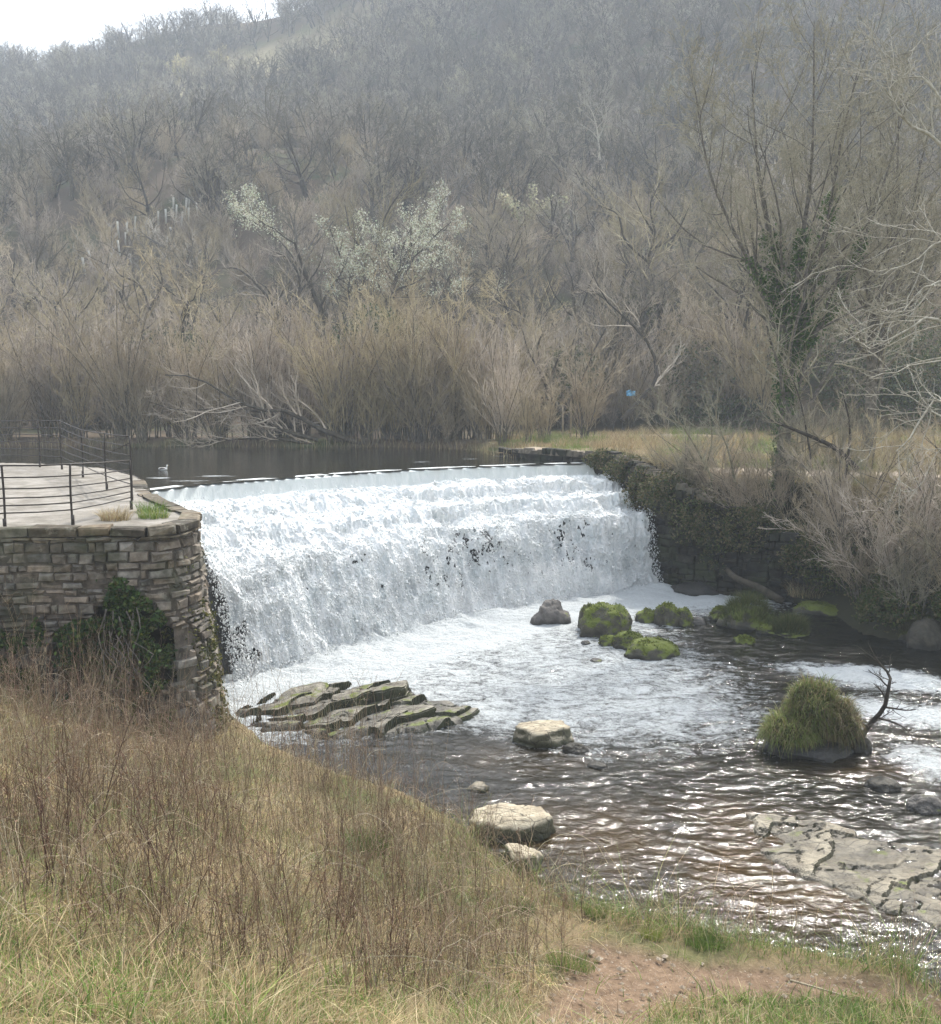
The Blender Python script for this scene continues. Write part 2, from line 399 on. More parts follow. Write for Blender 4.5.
# ------------------------------------------------------------------ water
def watermat(name, deep, shallow, scale=1.0, foam=True, bumpd=.02):
    m, nt, out, N = newmat(name)
    g = N('NewGeometry').outputs['Position']
    n1 = noise(N, g, .55 * scale, 4).outputs[0]
    at_ = N('Attribute', attribute_name='shallow').outputs['Fac']
    c = mixc(N, mth(N, 'MULTIPLY', at_, ramp(N, n1, [(.3, .2), (.7, 1.0)])), deep, shallow)
    b1 = noise(N, stretch(N, g, (1, 1.6, 1)), 5.5, 5, .55, .6).outputs[0]; b2 = noise(N, g, 26, 4, .6, .5).outputs[0]
    hgt = mth(N, 'ADD', b1, mth(N, 'MULTIPLY', b2, .07))
    bp = N('Bump', ins={'Height': hgt, 'Strength': 1.0, 'Distance': bumpd})
    p = N('BsdfPrincipled', ins={'Base Color': c, 'Roughness': .055, 'IOR': 1.333, 'Specular IOR Level': .55, 'Normal': bp.outputs[0]})
    if foam:
        f = N('Attribute', attribute_name='foam').outputs['Fac']
        w = noise(N, stretch(N, g, (1.0, 1.7, 1)), 2.1, 5, .62, 1.4).outputs[0]
        w2 = noise(N, g, 13, 5, .7, .8).outputs[0]
        v = mth(N, 'ADD', mth(N, 'MULTIPLY', w, .62), mth(N, 'MULTIPLY', w2, .38))
        k = mth(N, 'ADD', mth(N, 'MULTIPLY', mth(N, 'SUBTRACT', v, .5), 2.1), mth(N, 'SUBTRACT', mth(N, 'MULTIPLY', f, 1.75), .62))
        fm = N('MapRange', ins={'Value': k, 1: 0.0, 2: .42, 3: 0.0, 4: 1.0}).outputs[0]
        fc = mixc(N, w2, (.40, .43, .43), (.68, .70, .70))
        b3 = N('Bump', ins={'Height': mth(N, 'ADD', w2, w), 'Strength': 1.0, 'Distance': .10})
        d = N('BsdfPrincipled', ins={'Base Color': fc, 'Roughness': .8, 'Specular IOR Level': .12, 'Normal': b3.outputs[0]})
        mx = N('MixShader', ins={0: fm}); nt.links.new(p.outputs[0], mx.inputs[1]); nt.links.new(d.outputs[0], mx.inputs[2])
        nt.links.new(mx.outputs[0], out.inputs[0])
    else: nt.links.new(p.outputs[0], out.inputs[0])
    return m
M['river'] = watermat('river_water', (.006, .007, .005), (.060, .036, .012), 1, True, .028)
M['pond'] = watermat('pond_water', (.012, .013, .010), (.02, .02, .014), .5, True, .006)
def sheet(x0, x1, y0, y1, d):
    xs = np.arange(x0, x1 + d / 2, d); ys = np.arange(y0, y1 + d / 2, d)
    X, Y = np.meshgrid(xs, ys); i = np.arange(X.size).reshape(X.shape)
    q = np.stack([i[:-1, :-1], i[:-1, 1:], i[1:, 1:], i[1:, :-1]], -1).reshape(-1, 4)
    return X, Y, q
basep = BASE[:, :2]
def pxy(px, py): p = at(px, py, 0.0); return p[0], p[1]
def blob(X, Y, px, py, rx, ry, ang=0):
    cx, cy = pxy(px, py); dx = X - cx; dy = Y - cy
    a = dx * math.cos(ang) + dy * math.sin(ang); b = -dx * math.sin(ang) + dy * math.cos(ang)
    return np.exp(-(a / rx) ** 2 - (b / ry) ** 2)
axr = axis(-12, 34, .045, -6.2, 11.5, 1.08, .6); ayr = axis(3, 34, .045, 7.5, 30.8, 1.08, .6)
X, Y = np.meshgrid(axr, ayr); i_ = np.arange(X.size).reshape(X.shape)
rq = np.stack([i_[:-1, :-1], i_[:-1, 1:], i_[1:, 1:], i_[1:, :-1]], -1).reshape(-1, 4)
wx = X + .5 * fbm(X * .6, Y * .6, 1, 2); wy = Y + .5 * fbm(X * .5, Y * .6, 8, 2)
dB = polyd(X, Y, basep)
sgn = sdist(X, Y, [tuple(p) for p in basep] + [tuple(p[:2]) for p in CREST[::-1]])
dB = np.where(sgn < 0, 0, dB)
white = blob(X, Y, 850, 672, 2.0, .75, -.35) + blob(X, Y, 915, 715, 2.2, .9, -.5) + .9 * blob(X, Y, 935, 765, .8, 1.3, .3) + .7 * blob(X, Y, 900, 685, 1.6, .7, -.4) + .35 * blob(X, Y, 720, 600, 1.5, .5, 0)
calm = blob(X, Y, 880, 800, 2.0, 1.0, 0) + blob(X, Y, 640, 860, 2.2, 1.0, 0)
amp = .016 + .07 * np.exp(-dB / 2.2) + .03 * np.clip(white, 0, 1)
Z = amp * (1.6 * fbm(wx * 1.4, wy * 2.6, 2, 4, .55)) + (.45 + .9 * sst(-.35, .35, fbm(X * .45, Y * .6, 91, 3))) * (.016 * fbm(wx * 1.7 + .3 * wy, wy * 5.6, 5, 3, .5) + .008 * (1 - 2.4 * abs(vn(wx * 1.5 - .3 * wy, wy * 5.4, 66)))) + .016 * fbm(wx * 4.0, wy * 7.5, 11, 2, .5) + .009 * fbm(wx * 8, wy * 12, 31, 2)
Z += .10 * np.clip(white, 0, 1) * abs(fbm(wx * 2, wy * 2.6, 14, 4)) + .16 * np.exp(-dB / .7) * (1 + fbm(wx * 2.5, wy * 2.5, 21, 4))
leftw = sst(3.5, -2.5, X - .35 * (Y - 16))
foam = .93 * np.exp(-np.maximum(dB - 1.0, 0) / (2.3)) + .58 * np.clip(white, 0, 1)
foam = np.maximum(foam, .43 * sst(13.5, 18.5, Y) * sst(8.5, 4, X) )  # mid-river foam also paints the silvery glitter on the water
foam *= 1 - .6 * np.clip(blob(X, Y, 780, 640, 2.4, 1.8, 0), 0, 1)
foam *= 1 - .7 * np.clip(blob(X, Y, 430, 745, 1.6, .8, 0), 0, 1)
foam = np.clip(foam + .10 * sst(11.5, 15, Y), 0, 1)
shal = np.clip(blob(X, Y, 690, 850, 1.5, 1.4, 0) * 1.2 + blob(X, Y, 620, 830, 2, .9, 0) + .8 * blob(X, Y, 760, 900, 1.6, .8, 0) + .7 * blob(X, Y, 880, 770, 1.6, .5, 0) + .5 * blob(X, Y, 500, 760, 1.6, .7, 0) + .06, 0, 1)
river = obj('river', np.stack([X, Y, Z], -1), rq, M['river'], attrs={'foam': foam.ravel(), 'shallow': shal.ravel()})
tag(river, kind='structure')
# upper pond
X, Y, q = sheet(-62, 8, 24, 50, .25)
sU = sdist(X, Y, UPOLY); cd = polyd(X, Y, CREST[:, :2])
keepv = sdist(X, Y, [(-200, 100)] + [(-100, 24)] + [tuple(p[:2] + np.array([-.02, .05])) for p in CREST] + [(100, 40), (100, 100)]) < .4
keep = keepv.ravel()[q].all(1); q2 = q[keep]
dC = cd
Z = 3.7 + .006 * fbm(X * 1.2, Y * 3, 3, 3) + 0 * X
def pb(px, py, rx, ry, z=3.7):
    p = at(px, py, z); return np.exp(-((X - p[0]) / rx) ** 2 - ((Y - p[1]) / ry) ** 2)
fo = .62 * pb(160, 478, .55, .35) + .6 * pb(190, 481, .8, .25) + .6 * pb(215, 476, .8, .3) + .5 * pb(420, 462, .7, .25) + .5 * pb(470, 459, .6, .3) + .5 * pb(510, 456, 1.2, .5) + .4 * pb(555, 457, .8, .5)
pond = obj('pond', np.stack([X, Y, Z], -1), q2, M['pond'], attrs={'foam': np.clip(fo, 0, .7).ravel(), 'shallow': (fo * 0 + .4).ravel()})
tag(pond, kind='structure')

# ------------------------------------------------------------------ the weir
def curve_at(P, u):
    s = np.concatenate([[0], np.cumsum(np.linalg.norm(np.diff(P, axis=0), axis=1))]); s /= s[-1]
    return np.stack([np.interp(u, s, P[:, k]) for k in range(3)], -1)
cr_s = spline(CREST, 200); ba_s = spline(BASE, 200)
prof = np.array([(-.06, 1.0), (0, 1.0), (.035, .985), (.055, .87), (.28, .845), (.315, .76), (.53, .735), (.565, .63), (.78, .595), (.83, .50), (.90, .26), (.965, .08), (1.0, 0)])
pl = np.concatenate([[0], np.cumsum(np.hypot(np.diff(prof[:, 0]) * 5, np.diff(prof[:, 1]) * 3.7))]); pl /= pl[-1]
def weir_pt(U, Vv):
    C = curve_at(cr_s, U); B = curve_at(ba_s, U)
    w = np.interp(Vv, pl, prof[:, 0]); zz = np.interp(Vv, pl, prof[:, 1])
    P = C + (B - C) * w[..., None]; P[..., 2] = 3.7 * zz; return P, w, zz
m, nt, out, N = newmat('white_water'); M['white_water'] = m
g = N('NewGeometry').outputs['Position']
n = noise(N, stretch(N, g, (1, 1, .28)), 5, 5, .6, .6).outputs[0]; n_ = noise(N, g, 24, 5, .7).outputs[0]
cc = mixc(N, ramp(N, n, [(.30, 0.0), (.62, 1.0)]), (.54, .58, .585), (.80, .80, .79))
gl = N('Attribute', attribute_name='glassy').outputs['Fac']
cc = mixc(N, mth(N, 'MULTIPLY', gl, mth(N, 'ADD', noise(N, stretch(N, g, (1, 1, .12)), 16, 3, .6).outputs[0], .15)), cc, (.58, .61, .585))
bp = N('Bump', ins={'Height': mth(N, 'ADD', n, mth(N, 'MULTIPLY', n_, .5)), 'Strength': .7, 'Distance': .05})
p = N('BsdfPrincipled', ins={'Base Color': cc, 'Roughness': .85, 'Specular IOR Level': .06, 'Normal': bp.outputs[0]})
t = N('BsdfTranslucent', ins={'Color': cc, 'Normal': bp.outputs[0]})
mx = N('MixShader', ins={0: .10}); nt.links.new(p.outputs[0], mx.inputs[1]); nt.links.new(t.outputs[0], mx.inputs[2]); nt.links.new(mx.outputs[0], out.inputs[0])

weir = empty('weir', (-1, 28, 0))
tag(weir, 'wide curved stepped stone weir with white water tumbling over it', 'weir')
def rel(o, parent):
    o.matrix_parent_inverse = parent.matrix_basis.inverted() if parent.matrix_basis else o.matrix_parent_inverse
def under(o, root):
    """keep world coordinates of a child mesh under an Empty placed at its base"""
    o.parent = root; o.location = tuple(-np.array(root.location)); return o
# rock steps behind the water
U, Vv = np.meshgrid(np.linspace(0, 1, 260), np.linspace(0, 1, 90))
P, w, zz = weir_pt(U, Vv)
inn = nz(np.stack([curve_at(cr_s, U)[..., 0] - curve_at(ba_s, U)[..., 0], curve_at(cr_s, U)[..., 1] - curve_at(ba_s, U)[..., 1], 0 * U], -1))
P = P + inn * (.34 * sst(.0, .3, Vv) + .25 * sst(.3, .6, Vv))[..., None] + inn * (.12 * fbm(P[..., 0] * 2.2, P[..., 1] * 2.2, P[..., 2] * 2.2, 4))[..., None]
P[..., 2] -= .16 + .06 * fbm(P[..., 0] * 3, P[..., 1] * 3, 5, 3)
ii = np.arange(U.size).reshape(U.shape); qs = np.stack([ii[:-1, :-1], ii[1:, :-1], ii[1:, 1:], ii[:-1, 1:]], -1).reshape(-1, 4)
under(obj('rock_steps', P, qs, M['wet_rock']), weir)
# falling water
nu, nv = 900, 400
U, Vv = np.meshgrid(np.linspace(0, 1, nu), np.linspace(0, 1, nv))
s0_ = U * 17.0
# the ledges are uneven: their lines wander, and toward the left they merge into one rough slope
Vq = Vv + (.040 * fbm(s0_ * .55, Vv * 5, 77, 3) + .018 * fbm(s0_ * 2.2, Vv * 9, 78, 3)) * sst(.10, .22, Vv) * sst(1, .85, Vv)
P, w, zz = weir_pt(U, Vq)
smo = (sst(.75, .15, U) * .50 + .02 + .25 * fbm(s0_ * .3, 3, 9, 2)) * sst(.16, .3, Vv) * sst(1.0, .8, Vv)
smo = np.clip(smo, 0, .85)
W2 = np.interp(Vq, [0, pl[3], .80, 1], [0, prof[3, 0], .86, 1.0]); Z2 = np.interp(Vq, [0, pl[3], .5, .72, 1], [1, prof[3, 1], .72, .50, 0])
C_ = curve_at(cr_s, U); B_ = curve_at(ba_s, U); P2_ = C_ + (B_ - C_) * W2[..., None]; P2_[..., 2] = 3.7 * Z2
P = P * (1 - smo[..., None]) + P2_ * smo[..., None]
arc = Vv * 6.6
inn = nz(np.stack([curve_at(cr_s, U)[..., 0] - curve_at(ba_s, U)[..., 0], curve_at(cr_s, U)[..., 1] - curve_at(ba_s, U)[..., 1], 0 * U], -1))
outw = -inn
s_ = U * 17.0
vl = pl[3]; lip = 1 - sst(vl * .9, vl * 1.15, Vv)
# uneven ledges: the water leaves each step at an uneven line
warp = .30 * fbm(s_ * .55, Vv * 4, 1, 4) * sst(vl, .5, Vv)
lobes = .20 * fbm(s_ * .33, Vv * 1.2, 7, 2) * sst(.35, .7, Vv)
flow = arc + .5 * fbm(s_ * .7, arc * .8, 3, 3)
bil = 1 - 2.2 * abs(fbm(s_ * 1.9, flow * 1.35, 3, 2, .5))
bil2 = 1 - 2.2 * abs(fbm(s_ * 4.6, flow * 3.0, 33, 3, .6))
bil3 = 1 - 2.2 * abs(fbm(s_ * 11, flow * 7.5, 53, 3, .6))
d = (1 - lip) * (.13 * bil + .065 * bil2 + .028 * bil3) \
    + lip * .010 * vn(s_ * 8, 0, 5) * sst(.015, .06, Vv) + .02 * lip * vn(s_ * 1.3, 2, 5) + (1 - lip) * .03 * vn(s_ * 10, flow * 2.2, 5)
P = P + outw * (d + warp + lobes)[..., None]
P[..., 2] += (1 - lip) * (.7 * d + .10 * fbm(s_ * .8, w * 6, 17, 3)) * sst(1.0, .9, Vv)
# the falling sheet hides the inner half of each tread; torn gaps on the last long drop
gap = .75 * fbm(s_ * .9, P[..., 2] * .5, 40, 3) + .45 * fbm(s_ * 5.5, P[..., 2] * 3.2, 44, 3, .65) + .75 * fbm(s_ * 15, P[..., 2] * 9.0, 48, 2)
zone = sst(.60, .70, Vv) * (1 - sst(.88, .96, Vv)) * (.55 + .45 * sst(.15, .3, U))
hole = gap > (1.25 - .66 * zone)
edgeL = (U < .012 + .016 * (fbm(Vv * 14, 3, 1, 3) + 1)) & (Vv > .35); edgeR = U > 1 - .014 * (fbm(Vv * 16, 8, 1, 3) + 1)
lowleft = (U < .075) & (Vv > .85) & (fbm(s_ * 3, P[..., 2] * 3.2, 50, 4) > .02 + 4 * U - .3)
kill = hole | edgeL | (edgeR & (Vv > .2)) | lowleft
ii = np.arange(U.size).reshape(U.shape); qs = np.stack([ii[:-1, :-1], ii[1:, :-1], ii[1:, 1:], ii[:-1, 1:]], -1).reshape(-1, 4)
qs = qs[kill.ravel()[qs].sum(1) < 2]
glassy = np.clip(lip * sst(0, .02, Vv) + .35 * sst(.45, .6, gap) * zone, 0, 1)
under(obj('falling_water', P, qs, M['white_water'], attrs={'glassy': glassy.ravel()}), weir)
# flying drops over the ledges and at the foot
def blobs(C, r, squash=1.0):
    o = np.array([(1, 0, 0), (-1, 0, 0), (0, 1, 0), (0, -1, 0), (0, 0, 1), (0, 0, -1)], float)
    f = np.array([(0, 2, 4), (2, 1, 4), (1, 3, 4), (3, 0, 4), (2, 0, 5), (1, 2, 5), (3, 1, 5), (0, 3, 5)])
    V = C[:, None, :] + o[None] * np.asarray(r)[:, None, None] * np.array([1, 1, squash])
    return V.reshape(-1, 3), (np.arange(len(C))[:, None, None] * 6 + f[None]).reshape(-1, 3)
n_ = 52000
k = rng.integers(0, nu * nv, n_ * 4); vv = Vv.ravel()[k]; prob = .2 + sst(.5, .95, vv)
prob = prob + 1.0 * sst(.75, 1.1, (gap * zone).ravel()[k]) + .8 * lowleft.ravel()[k]; prob /= 1.5
k = k[(rng.random(len(k)) < prob) & (vv > vl * 1.3)][:n_]
C = P.reshape(-1, 3)[k]; o_ = outw.reshape(-1, 3)[k]
C = C + o_ * np.abs(rng.normal(.03, .10, len(C)))[:, None] + rng.normal(0, .04, C.shape); C[:, 2] += np.abs(rng.normal(0, .07, len(C)))
Vb, fb = blobs(C, rng.gamma(2.0, .0042, len(C)) + .003, 1.5)
under(obj('spray', Vb, fb, M['white_water'], attrs={'glassy': np.zeros(len(Vb))}), weir)

# ------------------------------------------------------------------ masonry
def wall_blocks(path, ztop, zbot, rngw, hc=(.07, .19), lc=(.10, .44), batter=.12, tone=(.13, .105, .085), var=.35, skip=None, depth=.05, closed=False, out_side=1, course0=0):
    """coursed rubble: bevelled, individually turned stones set in front of a backing"""
    path = np.asarray(path, float)
    seg = np.linalg.norm(np.diff(path, axis=0), axis=1); S = np.concatenate([[0], np.cumsum(seg)])
    def pt(s):
        x = np.interp(s, S, path[:, 0]); y = np.interp(s, S, path[:, 1])
        e = .12; dx = np.interp(s + e, S, path[:, 0]) - np.interp(s - e, S, path[:, 0]); dy = np.interp(s + e, S, path[:, 1]) - np.interp(s - e, S, path[:, 1])
        l = math.hypot(dx, dy) + 1e-9
        return x, y, dx / l, dy / l
    mb = MB(); z = ztop
    while z > zbot:
        h = rngw.uniform(*hc); h = min(h, z - zbot + .02); s = -rngw.uniform(0, .3)
        while s < S[-1]:
            L = rngw.uniform(*lc); s1 = min(s + L, S[-1])
            s0 = max(s, 0)
            if s1 - s0 > .06:
                sm = (s0 + s1) / 2; zm = z - h / 2
                if not (skip and skip(*pt(sm)[:2], zm)):
                    zm += .07 * float(vn(sm * .45, z * .9, 7)) + .02 * float(vn(sm * 2, z * 3, 9)); x, y, tx, ty = pt(sm); nx, ny = ty * out_side, -tx * out_side
                    off = batter * (ztop - zm) + rngw.uniform(-.035, .04)
                    hl = (s1 - s0) / 2 - .008; hh = h / 2 - .008
                    j = lambda a: rngw.uniform(-a, a) * 1.9
                    tilt = j(.035)
                    V = []
                    for (fd, ins) in ((-.25, 0), (depth - .02, 0), (depth + .012, .022)):
                        for (a, b) in ((-1, -1), (1, -1), (1, 1), (-1, 1)):
                            aa = a * (hl - ins) + j(.008); bb = b * (hh - ins) + j(.008) + a * hl * tilt
                            dd = fd + (j(.012) if fd > 0 else 0) + off
                            V.append((x + tx * aa + nx * dd, y + ty * aa + ny * dd, zm + bb))
                    Fq = []
                    for l in range(2):
                        for q in range(4): Fq.append((l * 4 + q, l * 4 + (q + 1) % 4, l * 4 + 4 + (q + 1) % 4, l * 4 + 4 + q))
                    Fq.append((8, 9, 10, 11))
                    tv = rngw.uniform(1 - var, 1 + var * 1.3); wm = rngw.uniform(-.06, .09)
                    mb.add(V, np.array(Fq), np.array(tone) * tv * np.array([1 + wm, 1, 1 - wm]))
            s = s1 + .004
        z -= h + .004
    return mb
def wall_back(path, ztop, zbot, batter, inset, skip=None, out_side=1, ds=.12, dz=.12, noise_amp=0.0):
    path = np.asarray(path, float); seg = np.linalg.norm(np.diff(path, axis=0), axis=1); S = np.concatenate([[0], np.cumsum(seg)])
    ns = max(2, int(S[-1] / ds)); nzz = max(2, int((ztop - zbot) / dz))
    s = np.linspace(0, S[-1], ns); x = np.interp(s, S, path[:, 0]); y = np.interp(s, S, path[:, 1])
    tx = np.gradient(x); ty = np.gradient(y); l = np.hypot(tx, ty) + 1e-9; tx /= l; ty /= l
    zz = np.linspace(ztop, zbot, nzz)
    Xs, Zs = np.meshgrid(np.arange(ns), zz); Xs = Xs.astype(int)
    off = batter * (ztop - Zs) - inset
    if noise_amp: off = off + noise_amp * fbm(x[Xs] * 1.7, y[Xs] * 1.7, Zs * 1.7, 4)
    V = np.stack([x[Xs] + ty[Xs] * out_side * off, y[Xs] - tx[Xs] * out_side * off, Zs], -1)
    i = np.arange(V.shape[0] * V.shape[1]).reshape(V.shape[:2])
    q = np.stack([i[:-1, :-1], i[1:, :-1], i[1:, 1:], i[:-1, 1:]], -1).reshape(-1, 4)
    if skip:
        c = V.reshape(-1, 3)[q].mean(1); q = q[[not skip(*p) for p in c]]
    return V.reshape(-1, 3), q
pier_path = spline([(-16, 15.55), (-12, 15.65), (-7.85, 15.75), (-6.6, 15.78)], 20).tolist() + spline([(-6.0, 15.84), (-5.25, 16.0), (-4.98, 16.3), (-4.9, 16.9), (-5.2, 17.9), (-6.0, 19.3), (-6.9, 20.9), (-7.7, 22.7), (-8.5, 24.9)], 40).tolist()
hc_ = at(118, 640, 2.0)
def cave(x, y, z):
    # hollow under the wall, hidden in ivy
    cx, cz = -5.95, 1.85
    e = ((x - cx) / 1.0) ** 2 + ((z - cz) / .9) ** 2 + .35 * float(vn(x * 4, z * 4, 3))
    return y < 17 and e < 1
pier = empty('stone_pier', (-6.5, 16, .8)); tag(pier, 'brown rubble stone abutment wall at the left end of the weir, ivy at its foot', 'wall')
rw = np.random.default_rng(3)
b = wall_blocks(pier_path, 3.84, -.6, rw, tone=(.165, .15, .13), var=.5, skip=cave, batter=.10)
under(b.build('stone_face', M['stone'], smooth=False), pier)
V, q = wall_back(pier_path, 3.86, -.6, .10, -.015, skip=cave, noise_amp=.03)
under(obj('backing', V, q, M['stone'], attrs={'col': np.tile([.11, .095, .08], (len(V), 1))}), pier)
# coping stones
b = wall_blocks(pier_path, 4.02, 3.83, rw, hc=(.15, .18), lc=(.3, .85), tone=(.12, .105, .08), batter=.12, depth=.07, var=.5)
under(b.build('coping', M['stone'], smooth=False), pier)
# pier top : pale trodden gravel
PX, PY, q = sheet(-30, -4.5, 15.3, 34, .14)
sp = sdist(PX, PY, [(-40, 15.45)] + [tuple(p) for p in pier_path] + [(-9.4, 26.7), (-10.9, 28.7), (-12.9, 30.1), (-16, 31.2), (-40, 33.5)])
keep = (sp.ravel()[q] < .06).all(1)
PZ = 3.99 + .02 * fbm(PX * .7, PY * .7, 2, 3) + .008 * fbm(PX * 6, PY * 6, 2, 2)
m, nt, out, N = newmat('gravel'); M['gravel'] = m
g = N('NewGeometry').outputs['Position']; n1 = noise(N, g, 2.4, 6, .65).outputs[0]; n2 = noise(N, g, 16, 5, .7).outputs[0]
c = mixc(N, ramp(N, n1, [(.36, 0.0), (.66, 1.0)]), (.14, .13, .11), (.33, .31, .28)); c = mixc(N, ramp(N, n2, [(.35, .0), (.75, .7)]), c, (.22, .19, .15))
principled(nt, out, N, c, .95, n2, .6, .02, .15)
terr = obj('gravel_path', np.stack([PX, PY, PZ], -1), q[keep], M['gravel']); tag(terr, kind='structure')
pside = [(-8.5, 24.9), (-9.4, 26.7), (-10.9, 28.7), (-12.9, 30.1), (-16, 31.2), (-30, 32.5)]
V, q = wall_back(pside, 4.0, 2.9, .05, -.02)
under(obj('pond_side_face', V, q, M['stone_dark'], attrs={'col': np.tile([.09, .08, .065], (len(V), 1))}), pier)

# right abutment: dark masonry, shadow painted into its tone, running back from the fall, then the river bank
rp = spline([(1.2, 38.6), (2.6, 36.2), (4.1, 34.9), (4.95, 34.2), (5.5, 33.2), (5.95, 31.6), (6.5, 30.3), (7.6, 29.6), (8.8, 29.0), (10.0, 28.1), (10.9, 26.9)], 74)
ab = empty('stone_abutment', (6, 31, 0)); tag(ab, 'dark stone retaining wall with shadow in its colour, curving round the right end of the weir', 'wall')
ztop_r = np.interp(np.arange(74), [0, 22, 32, 44, 56, 73], [4.0, 4.0, 3.8, 3.3, 2.5, 1.3])
mbk = MB()
for k0 in range(0, 73, 4):
    seg = rp[k0:min(k0 + 5, 74)]
    zt = ztop_r[min(k0 + 2, 73)] + .12 * math.sin(k0)
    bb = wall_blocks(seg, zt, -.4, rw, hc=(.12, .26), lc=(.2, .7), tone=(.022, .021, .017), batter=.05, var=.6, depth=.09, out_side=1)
    mbk.V += bb.V; mbk.F += [f + mbk.n for f in bb.F]; mbk.A += bb.A; mbk.n += bb.n
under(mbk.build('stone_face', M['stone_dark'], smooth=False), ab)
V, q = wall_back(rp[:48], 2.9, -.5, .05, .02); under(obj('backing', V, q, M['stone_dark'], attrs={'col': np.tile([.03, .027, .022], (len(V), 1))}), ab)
# rough coping stones on top of the right wall
mb = MB()
for k0 in range(2, 50, 1):
    p = rp[k0]; zt = ztop_r[k0]; s = rng.uniform(.16, .3)
    a = rng.uniform(0, PI)
    th = np.linspace(0, 2 * PI, 7)[:-1] + a
    rr = s * rng.uniform(.75, 1.15, 6)
    bot = np.stack([p[0] + .12 + rr * np.cos(th), p[1] + rr * np.sin(th), np.full(6, zt - .10)], -1)
    top = bot.copy(); top[:, :2] = p[:2] + [.12, 0] + (bot[:, :2] - p[:2] - [.12, 0]) * .8; top[:, 2] = zt + rng.uniform(.02, .12)
    mb.add(np.vstack([bot, top]), [np.array([(i, (i + 1) % 6, 6 + (i + 1) % 6, 6 + i) for i in range(6)]), np.array([[6, 7, 8, 9, 10, 11]])], np.array([.17, .15, .12]) * rng.uniform(.5, 1.2))
under(mb.build('coping', M['stone_dark'], smooth=False), ab)

# ------------------------------------------------------------------ blades and leaves
def blades(B, H, Wd, rg, lean=.5, seg=3, col=None, curl=.6, dirs=None):
    """B (n,3) feet; returns verts, quads, colours. Each blade is a tapering bent strip."""
    n = len(B); a = rg.uniform(0, 2 * PI, n)
    D = np.stack([np.cos(a), np.sin(a), 0 * a], -1) if dirs is None else nz(dirs)
    side = np.stack([-D[:, 1], D[:, 0], 0 * a], -1)
    # turn the strip's face at random
    f = rg.uniform(0, PI, n); side = side * np.cos(f)[:, None] + D * np.sin(f)[:, None] * .8
    ln = np.abs(rg.normal(lean, lean * .5, n))
    t = np.linspace(0, 1, seg + 1)
    x = (ln * H)[:, None] * (t ** (1 + curl))[None]; z = H[:, None] * (t * (1 - .25 * np.minimum(ln, 2)[:, None] * t))
    C = B[:, None, :] + D[:, None, :] * x[..., None]; C[..., 2] += z
    w = (Wd[:, None] * (1 - t ** 1.6 * .92)[None]) / 2
    V = np.stack([C - side[:, None, :] * w[..., None], C + side[:, None, :] * w[..., None]], 2)
    i = np.arange(n * (seg + 1) * 2).reshape(n, seg + 1, 2)
    q = np.stack([i[:, :-1, 0], i[:, :-1, 1], i[:, 1:, 1], i[:, 1:, 0]], -1).reshape(-1, 4)
    cc = np.repeat(col, (seg + 1) * 2, 0) if col is not None else None
    return V.reshape(-1, 3), q, cc
def leaves(C, s, rg, col, up=.3):
    """small folded leaves / flakes: 2 triangles each"""
    n = len(C); a = nz(rg.normal(0, 1, (n, 3)) + [0, 0, up]); b = nz(np.cross(a, rg.normal(0, 1, (n, 3))))
    nrm = np.cross(a, b); s = np.asarray(s)[:, None]
    V = np.stack([C - a * s, C + b * s * .55 + nrm * s * .15, C + a * s, C - b * s * .55 + nrm * s * .15], 1)
    i = np.arange(n * 4).reshape(n, 4)
    return V.reshape(-1, 3), i, np.repeat(col, 4, 0)
def pick(rg, n, cols, p, j=.2):
    c = np.array(cols)[rg.choice(len(cols), n, p=p)]
    return c * (1 + j * rg.uniform(-1, 1, (n, 1))) * (1 + .06 * rg.uniform(-1, 1, (n, 3)))
STRAW = [(.36, .29, .16), (.27, .20, .11), (.44, .37, .23), (.20, .14, .08)]
GREENS = [(.10, .17, .03), (.15, .22, .05), (.07, .12, .025), (.20, .25, .07)]
